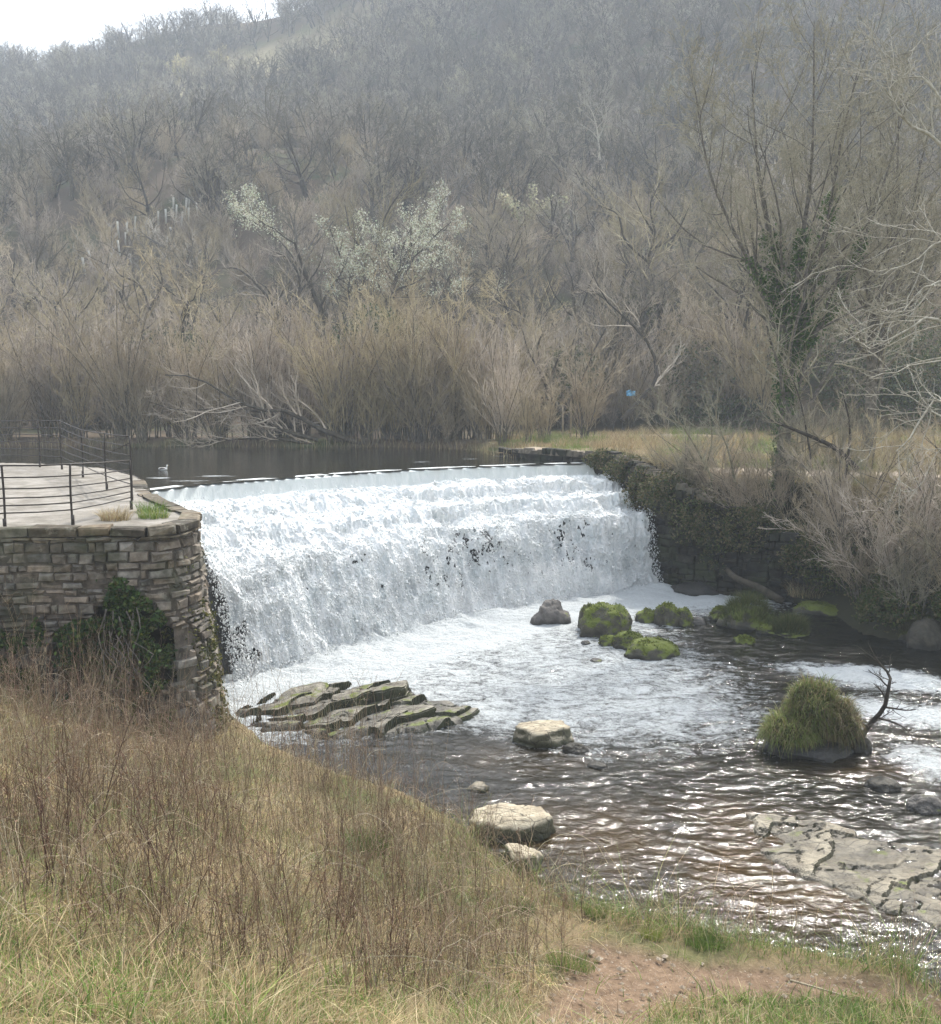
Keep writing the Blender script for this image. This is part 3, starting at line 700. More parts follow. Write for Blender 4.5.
# ------------------------------------------------------------------ rocks
def rock(name, px, py, wpx, hpx, mat, label, group=None, flat=0.0, seed=0, depthr=.8, rough=.28, zb=0.0, ang=None, blocky=0.0, parent=None, cat='rock', squashz=None, place=None):
    """px,py: where its foot meets the water in the photo"""
    r_ = np.random.default_rng(seed + 100)
    p = at(px, py, zb) if place is None else np.array(place)
    k = np.linalg.norm([p[0], p[1], CZ - p[2]]) / F
    w = wpx * k / 2; h = hpx * k
    n = 56; th = np.linspace(0, 2 * PI, n, endpoint=False); ph = np.linspace(0, PI, 34)
    T, Pp = np.meshgrid(th, ph)
    D = np.stack([np.cos(T) * np.sin(Pp), np.sin(T) * np.sin(Pp), np.cos(Pp)], -1)
    if blocky: pass
    o = seed * 3.7
    dd = 1 + rough * fbm(D[..., 0] * 1.6 + o, D[..., 1] * 1.6, D[..., 2] * 1.6, 5, .55) + rough * .35 * abs(fbm(D[..., 0] * 4 + o, D[..., 1] * 4, D[..., 2] * 4, 3))
    V = D * dd[..., None]
    if blocky:
        nf = 11; fa = np.linspace(0, 2 * PI, nf, endpoint=False) + r_.uniform(-.25, .25, nf)
        Np = [np.array([math.cos(a), math.sin(a), r_.uniform(-.15, .45)]) for a in fa] + [np.array([r_.uniform(-.12, .12), r_.uniform(-.12, .12), 1.0]), np.array([r_.uniform(-.5, .5), r_.uniform(-.6, 0), .8]), np.array([0, 0, -1.0])]
        hh_ = [r_.uniform(.78, 1.0) for _ in fa] + [.80, .95, 1.0]
        rr_ = np.full(D.shape[:2], 9.0)
        D = nz(D)
        for nn_, h_ in zip(Np, hh_):
            nn_ = nn_ / np.linalg.norm(nn_); dp_ = (D * nn_).sum(-1); rr_ = np.minimum(rr_, np.where(dp_ > .05, h_ / np.maximum(dp_, .05), 9))
        rr_ = np.minimum(rr_, 1.6) * (1 + .10 * fbm(D[..., 0] * 3 + o, D[..., 1] * 3, D[..., 2] * 3, 4) - .10 * sst(.06, 0, abs(fbm(D[..., 0] * 1.7 + o, D[..., 1] * 1.7, D[..., 2] * 1.7 + 9, 2))))
        V = D * rr_[..., None]; flat = 0
    if flat: V[..., 2] = np.where(V[..., 2] > 1 - flat, (1 - flat) + (V[..., 2] - 1 + flat) * .15, V[..., 2])
    V = V * np.array([w, w * depthr, h * (1.0 / (1 - flat * .8) if flat else 1.0)])
    V[..., 2] *= .92
    q = np.arange(n * 34).reshape(34, n); qq = np.stack([q[:-1], q[1:], np.roll(q, -1, 1)[1:], np.roll(q, -1, 1)[:-1]], -1).reshape(-1, 4)
    ob = obj(name, V.reshape(-1, 3), qq, M[mat], parent)
    if mat == 'rock_mossy' and parent is None and wpx > 12:
        nn_ = int(2600 * min(1, wpx / 50)); fl_i = r_.integers(0, V.shape[0] * V.shape[1], nn_ * 2); Pm_ = V.reshape(-1, 3)[fl_i]
        Pm_ = Pm_[(Pm_[:, 2] > h * .3) | (r_.random(len(Pm_)) < .1)]; Pm_ = Pm_[(Pm_[:, 2] > 0) & (fbm(Pm_[:, 0] * 4, Pm_[:, 1] * 4, Pm_[:, 2] * 4 + o, 3) > -.12)]
        Pm_ = Pm_ + r_.normal(0, .012, Pm_.shape); Pm_[:, 2] += .01
        mv, mf, mc_ = leaves(Pm_, r_.uniform(.012, .03, len(Pm_)), r_, pick(r_, len(Pm_), [(.12, .15, .025), (.19, .21, .04), (.06, .08, .018)], [.4, .3, .3]), .8)
        obj('moss_leaves', mv, mf, M['leaf'], ob, attrs={'col': mc_})
    if parent is None:
        ob.location = (p[0], p[1] + w * depthr * .6, zb - .02); ob.rotation_euler = (0, 0, r_.uniform(-.5, .5) if ang is None else ang)
        tag(ob, label, cat, group)
    return ob
def slab(px, py, L, Wd, T, yaw, tilt, roll, seed, label, group, mat='rock_slab', z=.05, roughp=.04):
    """a plate of bedded rock: outline with broken edges, layered side"""
    r_ = np.random.default_rng(seed)
    p = at(px, py, z)
    nc = int(r_.integers(6, 9)); ca = np.sort(np.linspace(0, 2 * PI, nc, endpoint=False) + r_.uniform(-.28, .28, nc))
    cxy = np.stack([np.cos(ca) * r_.uniform(.8, 1.1, nc), np.sin(ca) * r_.uniform(.75, 1.1, nc)], -1); cxy[:, 0] += .35 * cxy[:, 1]
    cxy = np.vstack([cxy, cxy[:1]]); sl = np.concatenate([[0], np.cumsum(np.linalg.norm(np.diff(cxy, axis=0), axis=1))]); tt_ = np.linspace(0, sl[-1], 37)[:-1]
    ox = np.interp(tt_, sl, cxy[:, 0]); oy = np.interp(tt_, sl, cxy[:, 1]); T = T * 1.15; yaw += r_.uniform(-.6, .6)
    rings = []
    for kk, (zt, sc_) in enumerate([(-T * 2.2, .86), (-T * 1.1, .90), (-T * .72, .97), (-T * .70, .93), (-T * .45, .96), (-T * .42, .99), (-T * .15, 1.0), (-T * .12, .965), (0, .985), (.004, .93), (.012, .6), (.01, .2)]):
        jit = 1 + .018 * r_.uniform(-1, 1, 36)
        xx = ox * L / 2 * sc_ * jit; yy = oy * Wd / 2 * sc_ * jit
        st_ = np.round((fbm(xx * 1.6 + seed, yy * 2.6, 3, 2)) * 3) / 3 * .05
        zz_ = zt + st_ * (zt > -T * .5) + roughp * .5 * fbm(xx * 4 + seed, yy * 4, 1, 4)
        rings.append(np.stack([xx, yy, zz_], -1))
    V = np.concatenate(rings); n = 36; q = np.arange(len(V)).reshape(-1, n)
    qq = np.stack([q[:-1], np.roll(q, -1, 1)[:-1], np.roll(q, -1, 1)[1:], q[1:]], -1).reshape(-1, 4)
    o = obj('tilted_rock', V, [qq, q[-1][None]], M[mat], smooth=False)
    o.location = (p[0], p[1], z); o.rotation_euler = (-roll * .8, tilt, yaw)
    tag(o, label, 'rock', group); return o
MR = 'mossy rocks below the weir'
rock('river_rock', 552, 624, 38, 22, 'rock_grey', 'grey pointed rock standing alone in the white water below the weir', MR, seed=1, rough=.4)
rock('river_rock', 606, 636, 56, 30, 'rock_mossy', 'largest green mossy boulder in the middle of the rock line', MR, seed=2, rough=.4)
rock('river_rock', 588, 628, 18, 24, 'rock_mossy', 'small mossy hump against the left side of the largest mossy boulder', MR, seed=21, rough=.3)
rock('river_rock', 630, 648, 36, 16, 'rock_mossy', 'low mossy rock between the largest mossy boulder and the flat mossy one', MR, seed=3)
rock('river_rock', 655, 658, 52, 16, 'rock_mossy', 'flat bright mossy rock, nearest the camera of the green rocks', MR, seed=4, flat=.2)
rock('river_rock', 610, 646, 22, 10, 'rock_mossy', 'small mossy stump of rock in front of the largest mossy boulder', MR, seed=5)
rock('river_rock', 648, 623, 24, 14, 'rock_mossy', 'small dark mossy rock left of the upright two-humped mossy one', MR, seed=6)
rock('river_rock', 668, 626, 26, 24, 'rock_mossy', 'upright mossy rock with a rounded top right of centre', MR, seed=7, rough=.35)
rock('river_rock', 684, 626, 20, 19, 'rock_mossy', 'mossy rock touching the right of the upright rounded one', MR, seed=8)
rock('river_rock', 698, 625, 16, 8, 'rock_grey', 'small bare grey stone between the mossy rocks and the grassy mound', MR, seed=9)
rock('river_rock', 586, 644, 10, 4, 'rock_grey', 'tiny grey stone in the foam below the mossy boulders', MR, seed=10)
rock('river_rock', 722, 620, 22, 13, 'rock_mossy', 'low mossy rock against the left of the dark grassy mound', MR, seed=11)
rock('river_rock', 746, 644, 20, 8, 'rock_mossy', 'small bright mossy stone in front of the dark grassy mound', MR, seed=12)
rock('river_rock', 775, 634, 30, 9, 'rock_mossy', 'low mossy ledge of rock joining the grassy mound to its small neighbour', MR, seed=13)
rock('river_rock', 826, 614, 48, 9, 'rock_mossy', 'long low mossy ledge at the foot of the right bank', MR, seed=14, flat=.2)
rock('river_rock', 868, 606, 40, 22, 'rock_mossy', 'mossy boulder at the foot of the right bank under the bushes', MR, seed=15)
rock('river_rock', 812, 566, 30, 20, 'rock_mossy', 'bright yellow-green moss cushion on the shaded right bank', MR, seed=16, place=(9.7, 29.3, 1.0), zb=.9)
rock('river_rock', 932, 648, 40, 26, 'rock_dark', 'dark rock under the bushes at the edge of the right bank', MR, seed=17)
rock('river_rock', 700, 600, 60, 14, 'wet_rock', 'dark wet rock ledge at the foot of the right abutment', MR, seed=18, place=(7.2, 29.4, 0), zb=0)
rock('river_rock', 545, 746, 66, 22, 'rock_tan', 'tan cracked rock with green edges alone in mid stream', seed=22, flat=.45, blocky=.45, rough=.22)
rock('river_rock', 576, 753, 24, 9, 'rock_dark', 'small dark wet rock beside the tan mid stream rock', seed=23)
rock('river_rock', 478, 790, 20, 6, 'rock_tan', 'small flat stone just showing above the water beyond the block', seed=24, flat=.3)
rock('river_rock', 513, 838, 84, 26, 'rock_tan', 'large flat-topped sandy block of rock at the near shore', seed=25, flat=.5, blocky=.62, rough=.13, ang=.05, depthr=.62)
rock('river_rock', 521, 872, 40, 25, 'rock_tan', 'smaller sandy boulder at the near shore in front of the flat-topped block', seed=26, flat=.25, blocky=.3)
rock('river_rock', 598, 768 , 20, 5, 'rock_dark', 'low dark stone awash below the tan mid stream rock', seed=27)
rock('river_rock', 862, 753, 20, 16, 'rock_dark', 'dark rooty rock at the right side of the grass tussock', seed=29)
rock('river_rock', 886, 790, 30, 8, 'rock_dark', 'dark wet rock awash where the river breaks white', seed=30, flat=.3)
rock('river_rock', 932, 812, 34, 14, 'rock_grey', 'grey wet rock beside the white chute at the right edge', seed=31)
rock('river_rock', 596, 674 - 12, 14, 4, 'rock_grey', 'tiny stone awash below the mossy boulders', seed=33)
SL = 'tilted rock slabs in front of the weir'
for (px, py, L, Wd, T, yaw, tl, rl, z, lb) in [
    (300, 695, 1.5, .8, .20, .35, -.16, .12, .20, 'broad grey tilted slab leaning on the left of the rock ledge'),
    (352, 694, .9, .5, .22, .45, -.26, .18, .30, 'narrow slab with a black right face behind the front of the ledge'),
    (384, 688, 1.05, .6, .28, .5, -.32, .22, .36, 'steeply tilted slab with a dark face, highest on the ledge'),
    (404, 712, 1.5, .6, .20, .42, -.2, .14, .22, 'long cream and green slab across the middle of the ledge'),
    (450, 716, 1.2, .55, .20, .38, -.16, .12, .14, 'low mossy layered slab at the right tip of the ledge'),
    (450, 658, .5, .3, .1, .2, -.1, .1, .08, 'small dark slab showing through the foam behind the ledge')]:
    slab(px, py, L, Wd * 1.45, T * .9, yaw, tl * .6, rl * .5, int(px * 7 + py), lb, SL, z=z - .10)
# bedded rock shelves: beds tilt gently and break off in small scarps
def bedrock(name, poly_px, mat, label, h, amp, period, ang, edge=.2, seed=0, d=.03, sink=-.30):
    pp = [at(x, y, .05) for x, y in poly_px]
    SX, SY, q = sheet(min(p[0] for p in pp) - .3, max(p[0] for p in pp) + .3, min(p[1] for p in pp) - .3, max(p[1] for p in pp) + .3, d)
    sd = sdist(SX, SY, [tuple(p[:2]) for p in pp])
    u_ = SX * math.cos(ang) + SY * math.sin(ang); v_ = -SX * math.sin(ang) + SY * math.cos(ang)
    ph = u_ / period + .55 * fbm(SX * .9 + seed, SY * .9, 2, 3) + .35 * np.round(1.5 * fbm(v_ * 1.1 + seed, u_ * .3, 6, 2))
    saw = ph - np.floor(ph); br = abs(fbm(SX * 1.9 + seed, SY * 2.6, 8, 3)); crack = 1 - sst(.0, .035, br)
    SZ = sink + (h - sink) * (1 - sst(-edge, edge, sd + .28 * fbm(SX * 1.8 + seed, SY * 1.8, 6, 4))) + amp * (saw - .5) * sst(edge, -edge, sd) + .05 * fbm(SX * 1.5, SY * 2.4, 2 + seed, 4) - .05 * crack + .010 * fbm(SX * 14, SY * 14, 1, 3)
    o = obj(name, np.stack([SX, SY, SZ], -1), q[(SZ.ravel()[q] > -.2).any(1)], M[mat], smooth=False); tag(o, label, 'rock'); return o
bedrock('rock_shelf', [(738, 808), (800, 812), (850, 826), (900, 838), (1000, 850), (1000, 940), (941, 925), (900, 915), (850, 900), (800, 878), (760, 848)], 'rock_tan', 'flat pale cracked bedrock shelf barely above the water at lower right', .035, .06, .9, -.6, .18, 3)
bedrock('rock_shelf', [(232, 712), (262, 698), (300, 688), (350, 682), (395, 682), (420, 696), (455, 704), (482, 716), (450, 726), (400, 732), (330, 738), (262, 728)], 'rock_slab', 'low broken mossy ledge of layered rock in front of the weir', .09, .17, .75, -.5, .22, 9, .025)

def scatter(n, x0, x1, y0, y1, rg, dens):
    x = rg.uniform(x0, x1, n); y = rg.uniform(y0, y1, n); z = ground(x, y)
    k = (sdist(x, y, LPOLY) > .02) & (sdist(x, y, PIER) > .02) & inview(x, y, z, .35) & (rg.random(n) < dens(x, y))
    return np.stack([x[k], y[k], z[k]], -1)
rg = np.random.default_rng(11)
# lush strip along the path and shore, at lower right; sparse at left among the straw
def greenness(x, y):
    s = sdist(x, y, LPOLY)
    a = sst(.75, .3, s) * sst(-1.0, .6, x)
    a = np.maximum(a, sst(.15, .5, fbm(x * .9, y * .9, 21, 3)) * .75)
    a = np.maximum(a, sst(9.5, 9.1, y + .02 * x) * (x > 1.0))
    a = np.maximum(a, sst(8.0, 6.8, y + .12 * x) * .75)
    return np.clip(a, 0, 1)
def notpath(x, y): return 1 - path_mask(x, y) * .985
B = scatter(330000, -9.5, 8, 4.5, 17.8, rg, lambda x, y: (.10 + .9 * greenness(x, y)) * notpath(x, y) * np.clip(1.5 - y / 13, .15, 1))
n = len(B); gn = greenness(B[:, 0], B[:, 1])
H = rg.gamma(5, .016, n) * (1 + .9 * (fbm(B[:, 0] * 2.5, B[:, 1] * 2.5, 2, 3) > .15)) + .03
sb_ = sdist(B[:, 0], B[:, 1], LPOLY); H *= 1 + 1.5 * (sb_ < .55) * (B[:, 0] > -.3) * (fbm(B[:, 0] * 3, B[:, 1] * 3, 77, 2) > -.1)
colg = pick(rg, n, GREENS + STRAW[:3], [.20, .17, .10, .13, .17, .12, .11])
V, q, c = blades(B - [0, 0, .01], H, rg.uniform(.004, .010, n) * (1 + .5 * (B[:, 1] < 9)), rg, .8, 3, colg * 1.25)
tag(obj('grass', V, q, M['leaf'], attrs={'col': c}), 'short fresh green grass along the shore and the dirt path', 'grass', kind='stuff')
print('green blades', n)
# dead straw, longer and lying over
def strawness(x, y):
    s = sdist(x, y, LPOLY)
    return np.clip(sst(.0, .25, s), 0, 1) * sst(2.6, .6, x - .25 * (y - 8)) * (.4 + .6 * sst(-.3, .2, fbm(x * 1.1, y * 1.1, 30, 3)))
B = scatter(280000, -9.5, 8, 4.5, 17.8, rg, lambda x, y: strawness(x, y) * notpath(x, y) * np.clip(1.6 - y / 12, .25, 1) * .8)
n = len(B)
colg = pick(rg, n, STRAW + GREENS[:1], [.33, .25, .17, .2, .05], .3)
cl1 = fbm(B[:, 0] * 2.3, B[:, 1] * 2.3, 55, 2); an_ = 5 * fbm(B[:, 0] * .9, B[:, 1] * .9, 56, 2) + rg.normal(0, .8, n)
V, q, c = blades(B - [0, 0, .01], (rg.gamma(5, .023, n) + .04) * (1 + .45 * (cl1 > .12)), rg.uniform(.003, .008, n), rg, 1.15, 4, colg * (1.25 + .4 * (cl1 > .12))[:, None], .9, np.stack([np.cos(an_), np.sin(an_), 0 * an_], -1))
tag(obj('straw', V, q, M['leaf'], attrs={'col': c}), 'matted dead straw coloured grass covering the near bank', 'dead grass', kind='stuff')
print('straw', n)
# thin standing dead stems with side twigs
def stemness(x, y):
    s = sdist(x, y, LPOLY)
    a = sst(-.08, .2, s) * sst(1.3, -.3, x - .33 * (y - 9)) * sst(6.6, 8.2, y - .18 * x)
    return np.clip(a, 0, 1) * (.35 + .65 * sst(-.25, .25, fbm(x * .9, y * .9, 60, 2)))
B = scatter(36000, -10.5, 7, 5.5, 17.8, rg, lambda x, y: stemness(x, y) * notpath(x, y) * np.clip(1.5 - y / 17, .3, 1) * .62)
# sparse fringe along the shore
B2 = scatter(9000, -2, 7, 6, 12, rg, lambda x, y: (sdist(x, y, LPOLY) < .45) * .16 * (.3 + (fbm(x * 2, y * 2, 9, 2) > .1)))
B = np.vstack([B, B2]); n = len(B)
HT = rg.gamma(9, .075, n) * (.85 + .5 * sst(-.3, .4, fbm(B[:, 0] * .7, B[:, 1] * .7, 71, 2)))
HT[-len(B2):] *= .62; HT *= 1 + .35 * sst(11, 14, B[:, 1])
def stems(B, HT, rg, r0=.0037, lean=.14, nside=5, kink=.03, twigl=.30):
    n = len(B); k = 6; t = np.linspace(0, 1, k)
    D = nz(np.stack([rg.normal(0, lean, n), rg.normal(0, lean, n), np.ones(n)], -1))
    P = B[:, None, :] + D[:, None, :] * (HT[:, None] * t[None])[..., None]
    P += rg.normal(0, kink, P.shape) * HT[:, None, None] * t[None, :, None] * np.array([1, 1, .2])
    rr = r0 * (1 - .75 * t)[None] * rg.uniform(.7, 1.4, (n, 1))
    out_ = [tubes(P, rr, 3)]
    m_ = n * nside; pi_ = np.repeat(np.arange(n), nside); tt = rg.uniform(.25, .97, m_); fi = tt * (k - 1); i0 = fi.astype(int); fr = (fi - i0)[:, None]
    S0 = P[pi_, i0] * (1 - fr) + P[pi_, np.minimum(i0 + 1, k - 1)] * fr
    a = rg.uniform(0, 2 * PI, m_); D2 = nz(np.stack([np.cos(a), np.sin(a), rg.uniform(.3, 1.6, m_)], -1))
    L2 = HT[pi_] * rg.uniform(.3, 1, m_) * twigl * (1.15 - tt)
    t2 = np.linspace(0, 1, 3); P2 = S0[:, None, :] + D2[:, None, :] * (L2[:, None] * t2)[..., None]; P2[:, 2, 2] += L2 * .15
    out_.append(tubes(P2, (r0 * .55 * (1 - .6 * t2))[None] * np.ones((m_, 1)), 3))
    return out_, P, P2
sv, P1, P2 = stems(B, HT, rg)
mb = MB()
cs = pick(rg, n, [(.28, .19, .13), (.38, .29, .19), (.19, .125, .09), (.50, .41, .29)], [.27, .3, .13, .30], .3)
(Va, Fa), (Vb, Fb) = sv
mb.add(Va, Fa, 0); mb.A[-1] = np.repeat(cs, len(Va) // n, 0)
mb.add(Vb, Fb, 0); mb.A[-1] = np.repeat(np.repeat(cs, 5, 0), len(Vb) // (5 * n), 0)
# seed heads / dead curled leaves at the tips
tip = P2[rg.random(len(P2)) < .55][:, 2]; nt_ = len(tip)
Vl, fl, cl = leaves(tip, rg.uniform(.006, .014, nt_), rg, pick(rg, nt_, [(.20, .13, .09), (.30, .22, .14), (.12, .08, .06)], [.4, .3, .3]))
mb.add(Vl, fl, 0); mb.A[-1] = cl
na = 2600; kb = rg.integers(0, len(B), na); tA = np.linspace(0, 1, 8); aa = rg.uniform(0, 2 * PI, na); La = rg.uniform(.4, 1.3, na); Ha = rg.uniform(.15, .6, na)
PA = B[kb][:, None, :] + np.stack([np.cos(aa)[:, None] * La[:, None] * tA, np.sin(aa)[:, None] * La[:, None] * tA, Ha[:, None] * 4 * tA * (1 - tA * .92)], -1) + rg.normal(0, .02, (na, 8, 3)) * tA[None, :, None]
PA[:, :, 2] = np.maximum(PA[:, :, 2], B[kb][:, 2][:, None])
Va, Fa = tubes(PA, rg.uniform(.0018, .004, (na, 1)) * (1 - .6 * tA)[None], 3); ca_ = pick(rg, na, [(.40, .32, .22), (.26, .17, .12), (.50, .43, .32)], [.4, .35, .25], .3)
mb.add(Va, Fa, 0); mb.A[-1] = np.repeat(ca_, len(Va) // na, 0)
tag(mb.build('dry_undergrowth', M['leaf']), 'thicket of thin brown dead stems and brambles on the near bank', 'undergrowth', kind='stuff')
print('stems', n)
# fallen leaves and stones on path & bank
B = scatter(26000, -9, 8, 5, 14, rg, lambda x, y: np.where(path_mask(x, y) > .5, .12, .28 * (x < 2)))
n = len(B); Vl, fl, cl = leaves(B + [0, 0, .012], rg.uniform(.008, .022, n), rg, pick(rg, n, [(.30, .22, .15), (.42, .36, .28), (.14, .09, .06)], [.45, .25, .3]), .0)
tag(obj('fallen_leaves', Vl, fl, M['leaf'], attrs={'col': cl}), 'scattered dead leaves over the bank and the dirt path', 'leaves', kind='stuff')
B = scatter(9000, -2, 8, 5, 12, rg, lambda x, y: path_mask(x, y) * .6)
Vb, fb = blobs(B + [0, 0, -.002], rg.gamma(2, .006, len(B)) + .003, .6)
M['pebble'] = simple('pebble', (.22, .17, .12), (.42, .35, .27), 4, .9, .3, .01)
tag(obj('pebbles', Vb, fb, M['pebble'], smooth=False), 'small pale pebbles strewn on the dirt path', 'pebbles', kind='stuff')
# tufts one can tell apart
def tuft(px, py, hgt, rad, n, cols, p, label, cat='grass tuft', group=None, z=None, lean=.5, wid=(.004, .008), loc=None, name='grass_tuft'):
    r_ = np.random.default_rng(int(abs(px * 3 + py)))
    o = hitg(px, py) if loc is None else np.array(loc)
    a = r_.uniform(0, 2 * PI, n); rr = rad * np.sqrt(r_.random(n))
    B = np.stack([rr * np.cos(a), rr * np.sin(a) * .8, 0 * a], -1)
    B[:, 2] = ground(B[:, 0] + o[0], B[:, 1] + o[1]) - o[2] - .01 if loc is None else -.02
    d = B * [1, 1, 0] + r_.normal(0, rad * .5, (n, 3)) * [1, 1, 0]
    V, q, c = blades(B, hgt * r_.uniform(.5, 1.1, n), r_.uniform(*wid, n), r_, lean, 5, pick(r_, n, cols, p, .25), .8, d)
    ob = obj(name, V, q, M['leaf'], attrs={'col': c}, loc=tuple(o)); tag(ob, label, cat, group); return ob
TG = 'grass tufts on the near bank'
tuft(527, 912, .16, .09, 260, GREENS[:2], [.5, .5], 'bright green tuft between the small boulder and the dirt path', group=TG)
tuft(595, 918, .22, .12, 260, GREENS[:2] + STRAW[:1], [.4, .3, .3], 'tall green tuft at the waterline left of the yellow cushion', group=TG)
tuft(652, 938, .14, .12, 300, [(.26, .28, .06), (.20, .25, .06)], [.5, .5], 'yellow-green cushion of moss and grass on the shore', group=TG)
tuft(705, 946, .20, .22, 420, GREENS[:3], [.4, .3, .3], 'broad dark green tuft on the shore edge', group=TG)
tuft(805, 945, .42, .16, 420, STRAW[:3], [.4, .3, .3], 'upright clump of dry brown grass standing at the shore', group=TG, lean=.25)
tuft(880, 955, .26, .24, 460, GREENS[1:] + STRAW[:1], [.4, .2, .2, .2], 'green and yellow tuft at the right end of the shore grass', group=TG)
tuft(365, 850, .3, .30, 500, GREENS[:3], [.4, .3, .3], 'fresh green tuft showing through the dry stems', group=TG)
tuft(570, 968, .20, .25, 460, GREENS[:2] + STRAW[:1], [.4, .4, .2], 'green tuft overhanging the left edge of the dirt path', group=TG)
for (x, y, h_, n_, cl_, lb) in [(-6.35, 17.1, .30, 420, STRAW[:3], 'dry straw coloured tuft beside the front railing post'), (-5.75, 17.35, .24, 380, GREENS[:2] + [(.25, .26, .07)], 'green and yellow tuft at the corner of the stone pier'), (-6.15, 18.4, .26, 260, GREENS[:3], 'dark green tuft behind the corner of the stone pier')]:
    tuft(x * 10, y * 10, h_, .26, n_, cl_, [1 / 3] * 3, lb, loc=(x, y, 4.0), group='grass tufts on the stone pier', lean=.6, wid=(.006, .012))

# ------------------------------------------------------------------ tree grower
def grow_tree(rg, trunks, levels):
    """trunks: list of (path(n,3), r0, r1). levels: list of dict(n, t0, ang, len, wig, up, pts, rr). returns list per level of (P, R)"""
    K = 12
    P = np.array([spline(p, K) for p, _, _ in trunks]); Rd = np.array([np.linspace(a, b, K) for _, a, b in trunks])
    res = [(P, Rd)]; Ln = np.array([np.linalg.norm(np.diff(p, axis=0), axis=1).sum() for p in P])
    for lv in levels:
        Np, Kp = P.shape[:2]; c = lv['n']; n = Np * c
        pi_ = np.repeat(np.arange(Np), c)
        t = lv['t0'] + (1 - lv['t0']) * (np.tile(np.arange(c), Np) + rg.random(n)) / c
        t = np.minimum(t, .995); fi = t * (Kp - 1); i0 = fi.astype(int); fr = (fi - i0)[:, None]
        S0 = P[pi_, i0] * (1 - fr) + P[pi_, np.minimum(i0 + 1, Kp - 1)] * fr
        T = nz(P[pi_, np.minimum(i0 + 1, Kp - 1)] - P[pi_, i0]); rp = Rd[pi_, i0] * (1 - fr[:, 0]) + Rd[pi_, np.minimum(i0 + 1, Kp - 1)] * fr[:, 0]
        q = rg.normal(0, 1, (n, 3)); q = nz(q - (q * T).sum(1, keepdims=True) * T)
        a = np.abs(rg.normal(lv['ang'], lv['ang'] * .3, n))[:, None]
        D = T * np.cos(a) + q * np.sin(a)
        L = Ln[pi_] * lv['len'] * rg.uniform(.6, 1.25, n) * (1.12 - lv.get('tap', .55) * t)
        k = lv['pts']; PP = np.zeros((n, k, 3)); PP[:, 0] = S0
        for s in range(1, k):
            D = nz(D + rg.normal(0, lv['wig'], (n, 3)) + np.array([0, 0, lv['up']]))
            PP[:, s] = PP[:, s - 1] + D * (L / (k - 1))[:, None]
        r0 = np.minimum(rp * .8, np.maximum(rp * lv['rr'], lv.get('rmin', .003)))
        RR = r0[:, None] * np.linspace(1, lv.get('tipr', .35), k)[None]
        P, Rd, Ln = PP, np.maximum(RR, lv.get('rfloor', .0)), L
        res.append((P, Rd))
    return res
def tree_meshes(res, nwood, name, mats, sides=(8, 5, 4, 3, 3, 3)):
    a = MB(); b = MB()
    for i, (P, Rd) in enumerate(res):
        V, f = tubes(P, Rd, sides[min(i, len(sides) - 1)])
        (a if i < nwood else b).add(V, f)
    return a.data(name + '_trunk', mats[0]), b.data(name + '_crown', mats[1])
def trunk_path(rg, h, lean=.1, wig=.05, n=5, base=(0, 0, -.3)):
    p = [np.array(base, float)]
    for i in range(1, n):
        p.append(p[-1] + np.array([rg.normal(lean, wig) * h / n, rg.normal(0, wig) * h / n * 1.6, h / (n - 1)]))
    return np.array(p)
def proto_tree(seed, h, spread=1.0, twigr=.006, dens=1.0, forks=1, up=.06):
    rg = np.random.default_rng(seed)
    tr = []
    for k in range(forks):
        a = rg.uniform(0, 6.28); ln = .05 if forks == 1 else .28
        p = trunk_path(rg, h * (.62 if forks == 1 else .58), 0, .10)
        p[:, 0] += np.linspace(0, 1, 5) * math.cos(a) * h * ln; p[:, 1] += np.linspace(0, 1, 5) * math.sin(a) * h * ln
        tr.append((p, h * .019 * (1.2 if forks == 1 else .8), h * .005))
    d = lambda n: max(2, int(round(n * dens)))
    lv = [dict(n=int(9 / forks) + 1, t0=.22, ang=.75 * spread, len=.72, wig=.17, up=up, pts=7, rr=.6, rmin=.03, tap=.6),
          dict(n=d(6), t0=.2, ang=.65, len=.52, wig=.14, up=up, pts=5, rr=.5, rmin=.012),
          dict(n=d(6), t0=.15, ang=.6, len=.55, wig=.15, up=up * .8, pts=4, rr=.55, rmin=twigr, rfloor=twigr * .7),
          dict(n=d(5), t0=.1, ang=.6, len=.55, wig=.16, up=up * .6, pts=3, rr=.7, rmin=twigr, rfloor=twigr * .6)]
    return grow_tree(rg, tr, lv)
def proto_shrub(seed, h, ns=16, dens=1.0, twigr=.006, spread=.5):
    rg = np.random.default_rng(seed); tr = []
    for k in range(ns):
        a = rg.uniform(0, 6.28); l = abs(rg.normal(0, spread)) ; hh = h * rg.uniform(.6, 1.05)
        b = np.array([math.cos(a), math.sin(a), 0]) * rg.uniform(0, .5)
        p = np.array([b + np.array([math.cos(a) * l * hh * t ** 1.4, math.sin(a) * l * hh * t ** 1.4, hh * t - .2]) + rg.normal(0, .04 * hh * t, 3) for t in (0, .3, .6, 1)])
        tr.append((p, .028 * h / 5, .007))
    d = lambda n: max(2, int(round(n * dens)))
    lv = [dict(n=d(9), t0=.12, ang=.5, len=.38, wig=.10, up=.10, pts=4, rr=.6, rmin=twigr * 1.3, rfloor=twigr),
          dict(n=d(6), t0=.1, ang=.5, len=.5, wig=.12, up=.08, pts=3, rr=.7, rmin=twigr, rfloor=twigr * .8),
          dict(n=d(4), t0=.1, ang=.5, len=.5, wig=.12, up=.06, pts=3, rr=.8, rmin=twigr, rfloor=twigr * .6)]
    return grow_tree(rg, tr, lv)
